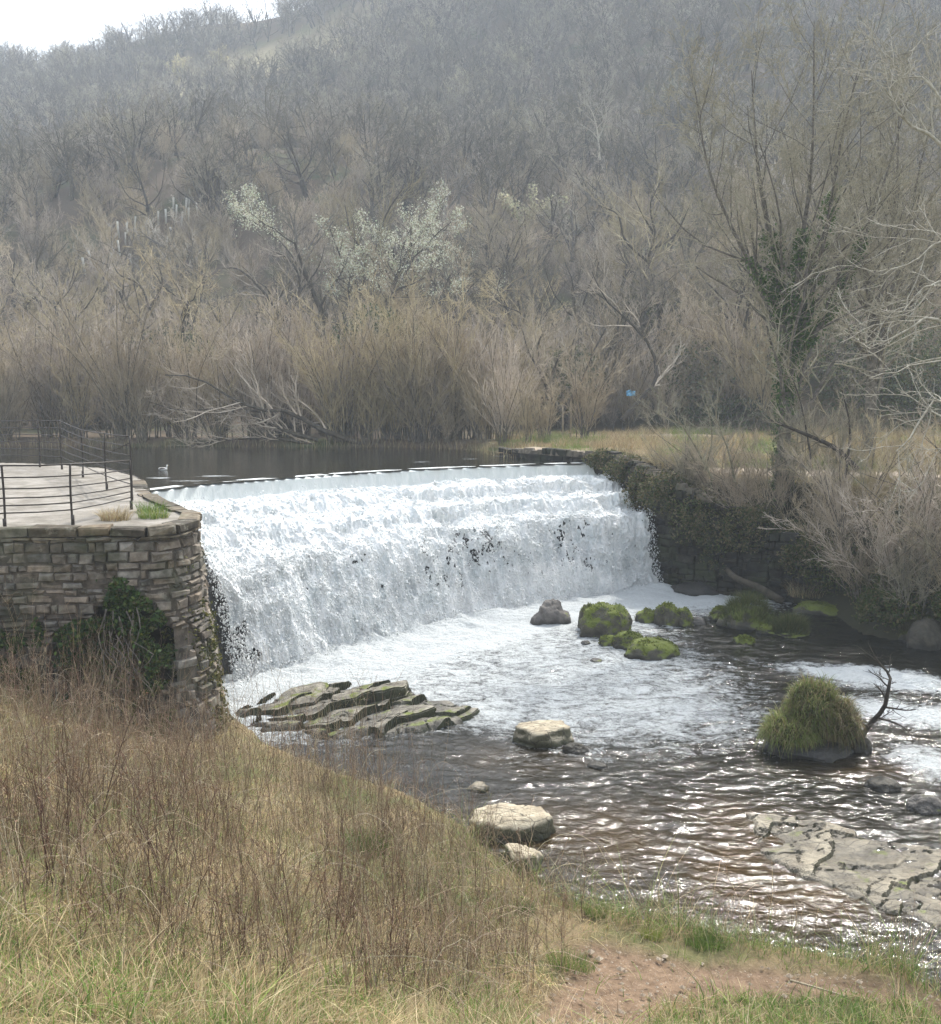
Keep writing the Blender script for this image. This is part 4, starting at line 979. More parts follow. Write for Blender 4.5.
TP = [tree_meshes(proto_tree(100 + i, 10, 1.0 + .15 * (i % 3), .008, 1.0, 1 + (i % 3 == 2) * 2), 2, 'bare_tree', (M['bark_dark' if i % 2 else 'bark'], M[('twig', 'twig_dark', 'twig_scrub')[i % 3]])) for i in range(6)]
HP = [tree_meshes(proto_tree(200 + i, 9, 1.15, .018, .62, 1 + (i % 2) * 1), 2, 'hill_tree', (M['bark_dark' if i % 2 else 'bark'], M[('twig_hill', 'twig_dark', 'twig_hill')[i % 3]])) for i in range(6)]
SP = [tree_meshes(proto_shrub(300 + i, 5, 15, .9, .007, .30 + .12 * (i % 3)), 1, 'bare_shrub', (M['bark'], M['twig_scrub'])) for i in range(5)]
def place_tree(name, meshes, x, y, s, rz, label, cat, group, z=None, tilt=0):
    z = gz(x, y) if z is None else z
    e = empty(name, (x, y, z), rz, s); e.rotation_euler = (tilt, 0, rz)
    link('trunk', meshes[0], e); link('crown', meshes[1], e)
    tag(e, label, cat, group); return e
rt = np.random.default_rng(5)
# scrub along the far shore of the pond
cnt = 0
for i in range(92):
    x = -40 + 55 * (i + rt.random()) / 92 if i < 62 else rt.uniform(-38, 30)
    y = rt.uniform(45.5, 48.4) if i < 62 else rt.uniform(51, 60)
    if .5 < x < 8: y = rt.uniform(45.5, 48.5)
    if x >= 8: y = max(y, rt.uniform(54, 59))
    if i % 9 == 0: x = rt.uniform(-7, 2.2); y = rt.uniform(44.6, 46.4)
    if -4 < x < 2.5: y = min(y, rt.uniform(44.8, 46.5))
    place_tree('bare_shrub', SP[i % 5], x, y, rt.uniform(.85, 1.35), rt.uniform(0, 6.28),
               'leafless brown willow scrub on the far shore of the pond', 'shrub', 'willow scrub beyond the pond')
for i in range(46):
    x = rt.uniform(1.5, 32); y = rt.uniform(54, 61)
    place_tree('bare_shrub', SP[(i + 2) % 5], x, y, rt.uniform(.8, 1.3), rt.uniform(0, 6.28),
               'leafless brown scrub behind the level grassy bank', 'shrub', 'scrub behind the level bank')
for i, (x, y) in enumerate([(-2.2, 44.9), (-.9, 44.3), (.6, 43.2), (1.4, 42.0), (2.4, 41.4), (3.4, 43.5), (-3.6, 45.3), (5.2, 44.6)]):
    place_tree('bare_shrub', SP[(i * 2) % 5], x, y, .55 + .12 * (i % 4), i * 1.7, 'leafless brown willow scrub on the far shore of the pond', 'shrub', 'willow scrub beyond the pond')
# woodland trees one can tell apart from the mass
n_t = 0
for (y0, y1, cnt, hs) in [(57, 72, 66, (.85, 1.25)), (72, 95, 90, (.8, 1.15)), (95, 125, 148, (.75, 1.1))]:
    k = 0
    while k < cnt:
        y = rt.uniform(y0, y1); x = rt.uniform(-.56, .56) * y
        if abs(x + 24) < 9 and 98 < y < 112 and rt.random() < .8: continue
        if 66 < y < 100 and -.40 < x / y < -.285 and rt.random() < .75: continue
        far = y > 78
        mm = HP[rt.integers(6)] if far else TP[rt.integers(6)]
        s = rt.uniform(*hs)
        nm, lb, gp = ('bare_tree', 'leafless grey-brown tree in the wood behind the pond', 'trees behind the pond') if not far else \
            ('hillside_tree', 'leafless grey tree on the lower hazy hillside', 'trees on the lower hillside')
        place_tree(nm, mm, x, y, s * (1.0 if not far else 1.05), rt.uniform(0, 6.28), lb, 'tree', gp)
        k += 1
# the far wood, uncountable: instances of the same trees over the hillside
def gn_scatter(name, pts, rots, scl, idx, protos, label):
    me = bpy.data.meshes.new(name); me.vertices.add(len(pts)); me.vertices.foreach_set('co', np.asarray(pts, np.float32).ravel())
    a = me.attributes.new('rz', 'FLOAT', 'POINT'); a.data.foreach_set('value', np.asarray(rots, np.float32))
    a = me.attributes.new('sc', 'FLOAT', 'POINT'); a.data.foreach_set('value', np.asarray(scl, np.float32))
    a = me.attributes.new('ix', 'INT', 'POINT'); a.data.foreach_set('value', np.asarray(idx, np.int32))
    o = link(name, me)
    cl = bpy.data.collections.new(name + '_kinds')
    for i, (mt, mc) in enumerate(protos):
        # one joined tree mesh per kind
        V = []; Fs = []; mi = []; off = 0
        for m_i, mm in enumerate((mt, mc)):
            v = np.zeros(len(mm.vertices) * 3, np.float32); mm.vertices.foreach_get('co', v); v = v.reshape(-1, 3)
            f = np.zeros(len(mm.loops), np.int32); mm.loops.foreach_get('vertex_index', f); f = f.reshape(-1, 4) + off
            V.append(v); Fs.append(f); mi.append(np.full(len(f), m_i)); off += len(v)
        jm = mesh_data(name + '_kind', np.concatenate(V), np.concatenate(Fs), mt.materials[0]); jm.materials.append(mc.materials[0])
        jm.polygons.foreach_set('material_index', np.concatenate(mi).astype(np.int32))
        cl.objects.link(bpy.data.objects.new('%s_kind_%02d' % (name, i), jm))
    ng = bpy.data.node_groups.new(name, 'GeometryNodeTree')
    ng.interface.new_socket('Geometry', in_out='INPUT', socket_type='NodeSocketGeometry')
    ng.interface.new_socket('Geometry', in_out='OUTPUT', socket_type='NodeSocketGeometry')
    nn = ng.nodes.new; gi = nn('NodeGroupInput'); go = nn('NodeGroupOutput')
    ci = nn('GeometryNodeCollectionInfo'); ci.inputs['Collection'].default_value = cl
    ci.inputs['Separate Children'].default_value = True; ci.inputs['Reset Children'].default_value = True
    iop = nn('GeometryNodeInstanceOnPoints'); iop.inputs['Pick Instance'].default_value = True
    def att(nm, ty):
        n = nn('GeometryNodeInputNamedAttribute'); n.data_type = ty; n.inputs['Name'].default_value = nm; return n.outputs['Attribute']
    cx = nn('ShaderNodeCombineXYZ')
    L = ng.links.new
    L(att('rz', 'FLOAT'), cx.inputs[2]); L(cx.outputs[0], iop.inputs['Rotation']); L(att('sc', 'FLOAT'), iop.inputs['Scale'])
    L(att('ix', 'INT'), iop.inputs['Instance Index']); L(ci.outputs[0], iop.inputs['Instance'])
    L(gi.outputs[0], iop.inputs['Points']); L(iop.outputs[0], go.inputs[0])
    md = o.modifiers.new('scatter', 'NODES'); md.node_group = ng
    tag(o, label, 'wood', kind='stuff'); return o
pts = []; 
n0 = 5200
y = rt.uniform(92, 262, n0 * 2); x = rt.uniform(-.62, .62, n0 * 2) * y
k = ~((clearing(x, y) > .3) & (rt.random(len(x)) < .93))
k &= rt.random(len(x)) < np.clip((y - 70) / 120, .15, 1)
k &= ~((abs(x + 24) < 8) & (y > 98) & (y < 112))
x = x[k][:n0]; y = y[k][:n0]; z = ground(x, y)
gn_scatter('hillside_wood', np.stack([x, y, z], -1), rt.uniform(0, 6.28, len(x)), rt.uniform(.6, 1.15, len(x)), rt.integers(0, 6, len(x)), HP,
           'grey leafless wood covering the steep hazy hillside')
print('wood', len(x))
# low twiggy underwood closing the foot of the wood
y = rt.uniform(56, 110, 900); x = rt.uniform(-.58, .58, 900) * y; z = ground(x, y)
gn_scatter('underwood', np.stack([x, y, z], -1), rt.uniform(0, 6.28, 900), rt.uniform(.45, .85, 900), rt.integers(0, 5, 900), SP,
           'brown tangle of leafless underwood between the trees behind the pond')

# leafy clumps (ivy, catkins, evergreen) as flakes round branch points
def flakes_on(res, lvls, n, size, cols, p, rg, tmin=0, spread=.1, zmin=None, zmax=None):
    C = np.concatenate([res[l][0].reshape(-1, 3) for l in lvls])
    if zmin is not None: C = C[C[:, 2] > zmin]
    if zmax is not None: C = C[C[:, 2] < zmax]
    C = C[rg.integers(0, len(C), n)] + rg.normal(0, spread, (n, 3))
    return leaves(C, rg.uniform(size * .6, size * 1.3, n), rg, pick(rg, n, cols, p))
# pale catkin willows
for (px, py, Y, hh, n, lb) in [(358, 330, 63, 16.5, 9000, 'tall willow full of pale silver catkins, the larger of the two'), (432, 320, 68, 13.5, 4500, 'smaller willow with pale catkins to the right of the tallest catkin willow')]:
    p = atd(px, 400, Y); rgc = np.random.default_rng(px + 1)
    res = proto_tree(px, hh, 1.0, .009, 1.0, 3); z0 = gz(p[0], Y)
    e = place_tree('catkin_willow', tree_meshes(res, 3, 'catkin_willow', (M['bark_dark'], M['twig'])), p[0], Y, 1, 0, lb, 'tree', None, z0)
    V, f, c = flakes_on(res, [3, 4], n, .06, [(.50, .52, .40), (.40, .43, .30), (.60, .61, .52)], [.4, .3, .3], rgc, spread=.12, zmin=hh * .38)
    obj('catkins', V, f, M['leaf'], e, attrs={'col': c})
# blossoming / pale bushes up the slope
for (px, py, Y, s, col, lb) in [(538, 232, 128, 3.2, (.52, .50, .33), 'small pale cream flowering bush on the hillside right of the willows'), (219, 66, 200, 3.4, (.50, .44, .24), 'yellowish round bush at the top of the hillside clearing, the right one of the pair'), (177, 74, 205, 3.4, (.55, .49, .26), 'round yellow bush high on the hillside left of the clearing')]:
    rgc = np.random.default_rng(px)
    # march the view ray to the hillside
    p = hitg(px, py + 6)
    e = empty('pale_bush', tuple(p)); tag(e, lb, 'bush')
    res = proto_shrub(px, s * 1.2, 10, .7, .02, .5)
    mt, mc = tree_meshes(res, 1, 'pale_bush', (M['bark'], M['twig_hill'])); link('trunk', mt, e); link('crown', mc, e)
    V, f, c = flakes_on(res, [1, 2, 3], 2600, .14, [col, tuple(np.array(col) * .7)], [.6, .4], rgc, spread=.2)
    obj('blossom', V, f, M['leaf'], e, attrs={'col': c})
# evergreen underbrush clumps (ivy, bramble, holly) at the foot of the wood
def leafy_clump(x, y, z, rx, rz, n, size, cols, label, cat='bush', group=None, seed=1, name='leafy_bush', ry=None):
    r_ = np.random.default_rng(seed)
    C = nz(r_.normal(0, 1, (n, 3))) * (r_.random((n, 1)) ** .4)
    d = 1 + .45 * fbm(C[:, 0] * 2.2 + seed, C[:, 1] * 2.2, C[:, 2] * 2.2, 3)
    C = C * d[:, None] * [rx, ry or rx, rz]; k = fbm(C[:, 0] * 2.5 / rx, C[:, 1] * 2.5 / rx, C[:, 2] * 2.5 / rx + seed, 3) > -.28; C = C[k]
    V, f, c = leaves(C, r_.uniform(size * .6, size * 1.3, len(C)), r_, pick(r_, len(C), cols, [1 / len(cols)] * len(cols), .3))
    o = obj(name, V, f, M['leaf_gloss'], attrs={'col': c}, loc=(x, y, z)); tag(o, label, cat, group); return o
IVY = [(.030, .055, .015), (.045, .080, .02), (.06, .10, .03)]
for i, (px, py, Y, rx, rz_) in enumerate([(375, 345, 53, 2.8, 2.2), (560, 380, 56, 2.6, 2.2), (690, 385, 58, 3.6, 3.0), (170, 352, 62, 3.0, 1.6), (850, 350, 54, 5.0, 3.6), (735, 420, 56, 3.2, 1.6), (925, 380, 52, 4.0, 3.0), (640, 330, 64, 3.2, 2.6)]):
    p = atd(px, py, Y)
    leafy_clump(p[0], Y, p[2], rx, rz_, 5200, .10, [(.075, .09, .04), (.05, .065, .028), (.10, .11, .05)], 'dull green evergreen brush in the shade of the wood', group='evergreen brush behind the pond', seed=400 + i)

# ------------------------------------------------------------------ single trees
# ivy-clad ash on the right bank
def ash(seed, x, y, hh, label, name='ash_tree'):
    r_ = np.random.default_rng(seed); z0 = gz(x, y); k = hh / 15
    tr = [(np.array([(0, 0, -.4), (.05, 0, 2), (0, .1, 4.2), (-.25, 0, 6.2), (-.9, .2, 9.0), (-1.2, .3, 12.0)]) * k, .25, .012),
          (np.array([(.05, 0, 3.2), (.5, .1, 5.0), (1.0, .2, 7.2), (1.3, 0, 10), (1.9, .1, 12.8)]) * k, .12, .01),
          (np.array([(0, .1, 4.0), (.1, -.4, 6.4), (.3, -.6, 9.4), (.2, -.6, 13)]) * k, .11, .01),
          (np.array([(-.1, 0, 5.2), (-1.2, -.3, 6.6), (-2.4, -.3, 9.0), (-2.9, -.2, 11.4)]) * k, .09, .01),
          (np.array([(.1, 0, 3.8), (1.5, .4, 5.6), (2.6, .5, 8.4), (3.3, .4, 11.3)]) * k, .10, .01)]
    lv = [dict(n=20, t0=.16, ang=.7, len=.36, wig=.12, up=.10, pts=7, rr=.4, rmin=.014, tap=.5),
          dict(n=7, t0=.15, ang=.75, len=.55, wig=.15, up=.07, pts=6, rr=.5, rmin=.010),
          dict(n=5, t0=.12, ang=.75, len=.5, wig=.17, up=.06, pts=4, rr=.6, rmin=.009, rfloor=.0075),
          dict(n=3, t0=.15, ang=.75, len=.55, wig=.17, up=.05, pts=3, rr=.8, rmin=.0085, rfloor=.0065)]
    res = grow_tree(r_, tr, lv)
    mt, mc = tree_meshes(res, 2, name, (M['bark'], M['twig_ash']), (10, 6, 4, 3, 3, 3))
    e = empty(name, (x, y, z0)); tag(e, label, 'tree'); link('trunk', mt, e); link('crown', mc, e)
    return e, res, tr
pa = atd(781, 480, 31)
e, res, tr = ash(77, pa[0], 31, 16.5, 'tall leafless ash with ivy up its forked trunk on the right bank')
r_ = np.random.default_rng(8)
C = []
for j, (zm, sp_r, nn) in enumerate([(8.4, .34, 9000), (9.6, .26, 4600), (8.2, .22, 2600), (7.4, .18, 900), (8.6, .22, 2600)]):
    Pj = res[0][0][j]; d_ = spline(Pj, 80); d_ = d_[d_[:, 2] < zm]
    if not len(d_): continue
    c_ = d_[r_.integers(0, len(d_), nn)] + nz(r_.normal(0, 1, (nn, 3))) * np.array([1, 1, .7]) * (sp_r * r_.uniform(.6, 1.35, (nn, 1)))
    kk = fbm(c_[:, 0] * 2, c_[:, 1] * 2, c_[:, 2] * 1.3 + j, 3) > -.12 - .15 * (c_[:, 2] < 1.5); C.append(c_[kk])
C = np.concatenate(C)
V, f, c = leaves(C, r_.uniform(.03, .065, len(C)), r_, pick(r_, len(C), [(.04, .08, .025), (.07, .12, .03), (.11, .16, .05)], [.4, .35, .25]))
obj('ivy', V, f, M['leaf_gloss'], e, attrs={'col': c})
pb_ = atd(850, 470, 36)
e2, res2, tr2 = ash(78, pb_[0] + .6, 36, 15.5, 'second leafless ash standing behind and right of the ivy-clad one')
# dead or dark gnarled trees beyond the pond, traced limb by limb
def limbs(name, Y, paths, label, mat='bark_dark', twig='twig', nchild=9, cl=.35, extra=2, seed=1, up=.1, rmin=.008, cat='tree', dy=None):
    """paths: list of (pixel points, width px at foot, width px at tip)"""
    r_ = np.random.default_rng(seed); tr = []
    root = atd(paths[0][0][0][0], paths[0][0][0][1], Y)
    for (pp, w0, w1) in paths:
        off = 0.0; L = []
        for j, (a, b) in enumerate(pp):
            off += r_.uniform(-.35, .35) if j else 0
            L.append(atd(a, b, Y + off) - root)
        kk = Y / F / 2
        tr.append((np.array(L), w0 * kk * .75, w1 * kk * .55))
    lv = [dict(n=nchild + 4, t0=.2, ang=.7, len=cl * 1.2, wig=.17, up=up, pts=7, rr=.55, rmin=rmin * 1.5, tap=.4),
          dict(n=6, t0=.15, ang=.6, len=.5, wig=.14, up=up, pts=4, rr=.55, rmin=rmin),
          dict(n=5, t0=.1, ang=.6, len=.5, wig=.14, up=up, pts=3, rr=.7, rmin=rmin * .8, rfloor=rmin * .6)][:extra + 1]
    res = grow_tree(r_, tr, lv)
    mt, mc = tree_meshes(res, 1, name, (M[mat], M[twig]), (7, 4, 3, 3))
    e = empty(name, tuple(root)); tag(e, label, cat); link('trunk', mt, e); link('crown', mc, e); return e, res
limbs('gnarled_tree', 49, [([(560, 412), (552, 398), (540, 370), (538, 345), (545, 330)], 7, 2.5), ([(552, 400), (530, 395), (515, 388)], 4, 2), ([(562, 412), (580, 385), (592, 355), (606, 328)], 6, 2), ([(552, 375), (560, 355), (572, 345)], 3, 1.5), ([(540, 372), (528, 350), (522, 328)], 3.5, 1.5), ([(575, 392), (570, 360), (578, 325)], 3, 1.5)],
      'dark forked tree with curved limbs at the far shore above the weir', seed=4, nchild=5)
limbs('leaning_tree', 51, [([(622, 420), (640, 400), (656, 380), (652, 350), (630, 322), (606, 300), (592, 272)], 7, 2), ([(652, 352), (640, 320), (652, 300)], 3, 1.2), ([(606, 300), (590, 290), (578, 296)], 2, 1)],
      'dark tree leaning left with a long bent trunk', seed=5, nchild=5)
limbs('gnarled_tree', 62, [([(665, 330), (655, 290), (648, 262), (655, 235), (650, 205), (662, 180)], 6, 2), ([(648, 262), (625, 240), (618, 215), (598, 205)], 4, 1.5), ([(650, 250), (675, 235), (690, 205)], 4, 1.5), ([(655, 235), (640, 210), (632, 190)], 3, 1)],
      'dark twisted tree rising behind the leaning one', seed=6, nchild=7)
limbs('gnarled_tree', 66, [([(360, 330), (372, 290), (376, 250), (386, 215), (402, 190)], 6, 2), ([(374, 262), (352, 235), (345, 205)], 4, 1.5)],
      'dark upright tree growing between the catkin willows', seed=7, nchild=7)
limbs('gnarled_tree', 60, [([(285, 322), (300, 290), (292, 262), (270, 250)], 5, 1.5), ([(285, 320), (262, 290), (240, 270), (222, 268)], 5, 1.5), ([(300, 292), (318, 268), (325, 245)], 3, 1)],
      'low spreading dark tree left of the catkin willows', seed=9, nchild=7)
limbs('gnarled_tree', 60, [([(150, 310), (140, 285), (120, 275), (112, 262)], 4, 1.2), ([(150, 308), (162, 285), (158, 262)], 4, 1.2)],
      'small dark crooked tree on the left below the tree guards', seed=10, nchild=7)
limbs('gnarled_tree', 62, [([(20, 330), (26, 300), (14, 285), (22, 268)], 4, 1.2), ([(24, 306), (42, 290), (40, 272)], 3, 1)],
      'small dark crooked tree at the left edge of the wood', seed=12, nchild=7)
limbs('fallen_tree', 44.9, [([(372, 449), (350, 440), (318, 428), (290, 412), (262, 410), (232, 398), (198, 378), (165, 375)], 8, 2), ([(318, 440), (290, 432), (262, 420), (240, 405), (222, 372)], 6, 1.5), ([(345, 450), (310, 444), (270, 438), (225, 440), (190, 446)], 5, 2), ([(262, 412), (232, 408), (180, 410), (150, 402)], 3, 1)],
      'fallen tree lying out over the water at the far shore', mat='bark_log', twig='twig_scrub', seed=11, nchild=10, cl=.3, rmin=.010)
limbs('leaning_sapling', 27.5, [([(712, 478), (700, 455), (682, 425), (662, 400)], 3.5, 1), ([(705, 470), (712, 440), (708, 405)], 2.2, 1), ([(682, 425), (660, 415), (640, 405)], 1.6, .8), ([(735, 482), (728, 450), (716, 415), (722, 385)], 3, 1)],
      'thin bare saplings leaning left on the right abutment', mat='bark', twig='twig_ash', seed=13, nchild=6, rmin=.005)
limbs('leaning_sapling', 28.5, [([(858, 470), (835, 448), (800, 432), (770, 420)], 8, 4), ([(812, 470), (808, 440), (800, 400), (790, 372)], 3, 1.4), ([(845, 480), (850, 430), (842, 390)], 4, 2)],
      'broken dead trunk leaning across behind the ivy-clad ash', mat='bark_dark', twig='twig', seed=14, nchild=5, rmin=.006)
limbs('white_dead_tree', 100, [([(600, 160), (597, 130), (592, 112), (585, 100)], 2.5, 1), ([(598, 140), (606, 118), (604, 100)], 2, .8)],
      'pale bleached dead tree on the hillside', mat='bark_pale', twig='bark_pale', seed=15, nchild=5, rmin=.014)
# near pale branches at the right edge, their tree stands outside the frame
def side_tree():
    r_ = np.random.default_rng(21); x0, y0 = 9.3, 15.5
    root = np.array([x0, y0, 0.6])
    Y = 14.0
    pth = [([(1090, 760), (1060, 560), (1020, 380), (985, 240), (960, 120)], 22, 8),
           ([(1030, 400), (985, 350), (941, 318), (905, 338), (868, 346)], 7, 2),
           ([(1000, 310), (941, 285), (915, 300), (880, 322)], 5, 1.6),
           ([(985, 240), (941, 148), (905, 118), (884, 88), (870, 48)], 5.5, 1.8),
           ([(975, 180), (941, 92), (912, 78), (890, 80)], 4, 1.6),
           ([(1040, 460), (985, 420), (941, 385), (922, 410), (905, 432)], 6, 1.8),
           ([(1020, 380), (960, 250), (915, 255), (880, 262)], 4.5, 1.6),
           ([(1050, 520), (1000, 440), (941, 425), (900, 402)], 4.5, 1.6)]
    tr = []
    for (pp, w0, w1) in pth:
        off = 0; L = []
        for j, (a, b) in enumerate(pp):
            off += r_.uniform(-.3, .3) if j else 0; L.append(atd(a, b, Y + off) - root)
        Ls = spline(L, 14); Ls[1:] += np.cumsum(r_.normal(0, .035, (13, 3)), 0); tr.append((Ls, w0 * Y / F / 2.4, .9 * Y / F / 2.6))
    lv = [dict(n=8, t0=.25, ang=.7, len=.42, wig=.16, up=.0, pts=8, rr=.5, rmin=.006, tap=.3, rfloor=.0055),
          dict(n=4, t0=.2, ang=.65, len=.5, wig=.17, up=.02, pts=5, rr=.6, rmin=.006, rfloor=.004),
          dict(n=3, t0=.2, ang=.6, len=.5, wig=.17, up=.03, pts=4, rr=.7, rmin=.004, rfloor=.003)]
    res = grow_tree(r_, tr, lv)
    mt, mc = tree_meshes(res, 1, 'pale_tree', (M['bark_pale'], M['bark_pale']), (8, 5, 4, 3))
    e = empty('pale_tree', tuple(root)); tag(e, 'pale barked bare tree reaching in from the right edge', 'tree'); link('trunk', mt, e); link('crown', mc, e)
side_tree()
# bushes hanging over the right bank of the river
RB = [tree_meshes(proto_shrub(500 + i, 3.0, 15, 1.0, .0045, .75), 1, 'bank_bush', (M['bark'], M['twig_ash' if i % 2 else 'twig_scrub'])) for i in range(3)]
for i, (x, y, z, s, lb) in enumerate([(10.9, 24.6, 1.4, 1.0, 'brown twiggy bush overhanging the river at the right edge'), (12.4, 23.8, 1.6, 1.1, 'brown twiggy bush at the extreme right above the dark rock'), (10.6, 26.8, 2.0, .9, 'leafless bush right of the ivy-clad ash foot'), (8.6, 29.9, 2.3, .75, 'leafless bush hanging from the bank below the ivy-clad ash'), (7.2, 31.3, 3.0, .5, 'small leafless bush on the corner of the right abutment'), (10.2, 28.6, 1.6, .75, 'grey-green twiggy bush in the shade of the right bank'), (12.8, 27.0, 2.6, 1.0, 'tall twiggy bush behind the right edge bushes'), (11.6, 30.0, 3.2, .8, 'bush of thin stems on the level bank behind the ash'), (14.2, 25.5, 2.6, 1.1, 'wide twiggy bush filling the right edge of the bank'), (7.9, 30.4, 2.9, .8, 'thin bush leaning out over the dark abutment'), (7.0, 30.9, 3.1, .7, 'twiggy bush rooted in the top of the dark abutment'), (6.4, 32.2, 3.5, .45, 'smallest bush on the abutment, next to the leaning saplings'), (9.3, 29.4, 2.6, .9, 'dense bush at the foot of the ivy-clad ash'), (10.2, 30.4, 3.0, .9, 'bush of pale suckers round the ivy-clad ash trunk'), (11.3, 27.9, 2.4, 1.0, 'brown bush between the ash and the right edge bushes'), (11.9, 25.2, 1.9, 1.1, 'dense brown bush trailing to the water at the right'), (11.3, 24.1, .7, .75, 'low brown twiggy bush at the waterline under the right edge bushes'), (12.3, 23.6, .9, .8, 'low twiggy bush at the waterline furthest right'), (10.5, 25.7, .9, .7, 'low grey bush at the waterline right of the mossy boulder')]):
    place_tree('bank_bush', RB[i % 3], x, y, s, i * 1.3, lb, 'bush', 'bushes on the right bank', z, .15)
# shaded greenery on the right bank
for i, (x, y, z, rx, rz_, n, lb) in enumerate([(8.2, 30.2, 1.9, 1.1, .9, 4200, 'ivy hanging on the dark bank right of the fall'), (9.7, 29.6, 1.5, 1.1, .8, 4200, 'dark green ivy mat below the ivy-clad ash'), (10.8, 27.6, 1.2, 1.2, .8, 4200, 'dark leafy mat above the mossy boulder on the right bank'), (11.6, 25.6, 1.0, 1.2, .7, 3600, 'dark leafy mat under the right edge bushes'), (6.9, 30.5, 2.6, .8, .5, 2600, 'ivy tumbling over the corner of the dark abutment'), (7.7, 30.0, 1.2, .8, .8, 3000, 'ivy mat low on the dark abutment above the log'), (11.0, 24.6, .7, 1.0, .6, 3200, 'mossy leafy mat at the waterline near the right edge'), (12.4, 23.6, .9, 1.0, .6, 3200, 'leafy mat at the waterline at the extreme right')]):
    leafy_clump(x, y, z, rx, rz_, int(n * 1.5), .045, [(.05, .075, .022), (.08, .10, .03), (.14, .12, .06)], lb, 'ivy', 'ivy on the right bank', 600 + i, 'ivy_mat')
o = rope([at(720, 556, .9) * [1, 1, 1], (7.9, 28.6, .75), (8.6, 28.3, .45), (9.3, 28.2, .05)], [.05, .09, .11, .12], 8, 14)
tag(obj('fallen_log', o[0], o[1], M['bark_log']), 'grey log lying against the dark bank right of the fall', 'log')

for i, (k0, dz, rx, rz_, lb) in enumerate([(20, .15, .7, .35, 'straggling ivy over the coping near the weir crest'), (28, .3, .8, .5, 'ivy and bramble over the abutment just right of the top ledge'), (35, .6, .8, .7, 'ivy patch half way down the abutment beside the fall'), (42, .3, 1.0, .7, 'bramble mat over the top of the abutment right of the fall'), (49, .7, 1.0, .9, 'dark ivy mat down the abutment face above the wet ledge'), (57, .3, 1.1, .8, 'ivy mat at the low end of the abutment under the ash'), (66, .3, 1.0, .7, 'leafy mat where the abutment ends in the bank')]):
    leafy_clump(rp[k0][0] - .05, rp[k0][1] - .12, ztop_r[k0] - dz, rx, rz_, 3600, .045, [(.05, .07, .022), (.10, .10, .04), (.17, .14, .08)], lb, 'ivy', 'ivy on the right bank', 640 + i, 'ivy_mat', ry=.35)

# grass on the far level bank (right)
rg2 = np.random.default_rng(31)
x = rg2.uniform(1, 30, 120000); y = rg2.uniform(28, 52, 120000); z = ground(x, y)
k = (z > 2.2) & (x > 1.2) & inview(x, y, z, .2) & (sdist(x, y, UPOLY) > .3) & (polyd(x, y, TRACK) > .6) & (polyd(x, y, TRACK2) > 1.0) & (sdist(x, y, LPOLY) > .35)
B = np.stack([x, y, z], -1)[k]; n = len(B); gpatch = fbm(B[:, 0] * .5, B[:, 1] * .5, 4, 3) > .22
cc = np.where((gpatch | (B[:, 1] > 41.5) & (B[:, 1] < 44) & (B[:, 0] < 6))[:, None], pick(rg2, n, GREENS[1:2] + [(.2, .24, .08)], [.5, .5]), pick(rg2, n, STRAW, [.4, .25, .2, .15]))
V, q, c = blades(B, rg2.uniform(.06, .22, n) * (1 + 1.6 * (fbm(B[:, 0] * .7, B[:, 1] * .7, 8, 3) > .1)), rg2.uniform(.010, .022, n), rg2, .6, 2, cc)
tag(obj('far_bank_grass', V, q, M['leaf'], attrs={'col': c}), 'rough straw and green grass on the level bank beyond the weir', 'grass', kind='stuff')
# reeds standing at the far shore
x = rg2.uniform(-22, 2.5, 9000); yy = rg2.uniform(37, 48, 9000); k = abs(sdist(x, yy, UPOLY)) < .7
B = np.stack([x, yy, np.full(len(x), 3.62)], -1)[k]; n = len(B)
V, q, c = blades(B, rg2.uniform(.15, .8, n) ** 1.2, rg2.uniform(.012, .024, n), rg2, .35, 3, pick(rg2, n, STRAW, [.3, .3, .2, .2]))
tag(obj('reeds', V, q, M['leaf'], attrs={'col': c}), 'dry pale reeds along the far edge of the pond', 'reeds', kind='stuff')

# ------------------------------------------------------------------ ivy & hanging roots on the pier, plants at its foot
def on_face(s_x, z):  # point on the front face
    return np.array([s_x, 15.76 - .10 * (3.84 - z) - .06, z])
r_ = np.random.default_rng(41)
n = 52000
sx = r_.uniform(-9.2, -4.9, n); z = 3.5 - r_.random(n) * 3.0
e_ = 2.4 + .85 * np.exp(-((sx + 6.0) / .8) ** 2) + .1 * sst(-7.2, -8.4, sx) - .1 * sst(-5.4, -4.9, sx)
k = (z < e_ + .35 * fbm(sx * 2, z * 2, 3, 3)) & (fbm(sx * 2.6, z * 2.6, 9, 3) > -.16) & ~((((sx + 5.95) / .62) ** 2 + ((z - 1.75) / .68) ** 2 < 1) & (r_.random(n) < .9))
P_ = np.stack([sx, 15.74 - .10 * (3.84 - z) - r_.gamma(2, .06, n), z], -1)
# follow the rounded corner
cor = sst(-5.5, -4.75, sx); P_[:, 1] += cor ** 2 * 1.1
P_ = P_[k]; n = len(P_)
V, f, c = leaves(P_, r_.uniform(.022, .055, n), r_, pick(r_, n, [(.03, .06, .018), (.06, .10, .025), (.11, .14, .035), (.06, .06, .025)], [.35, .3, .15, .2]))
iv = obj('ivy_curtain', V, f, M['leaf_gloss'], attrs={'col': c}); tag(iv, 'dark ivy and moss hanging round the hollow at the foot of the pier', 'ivy')
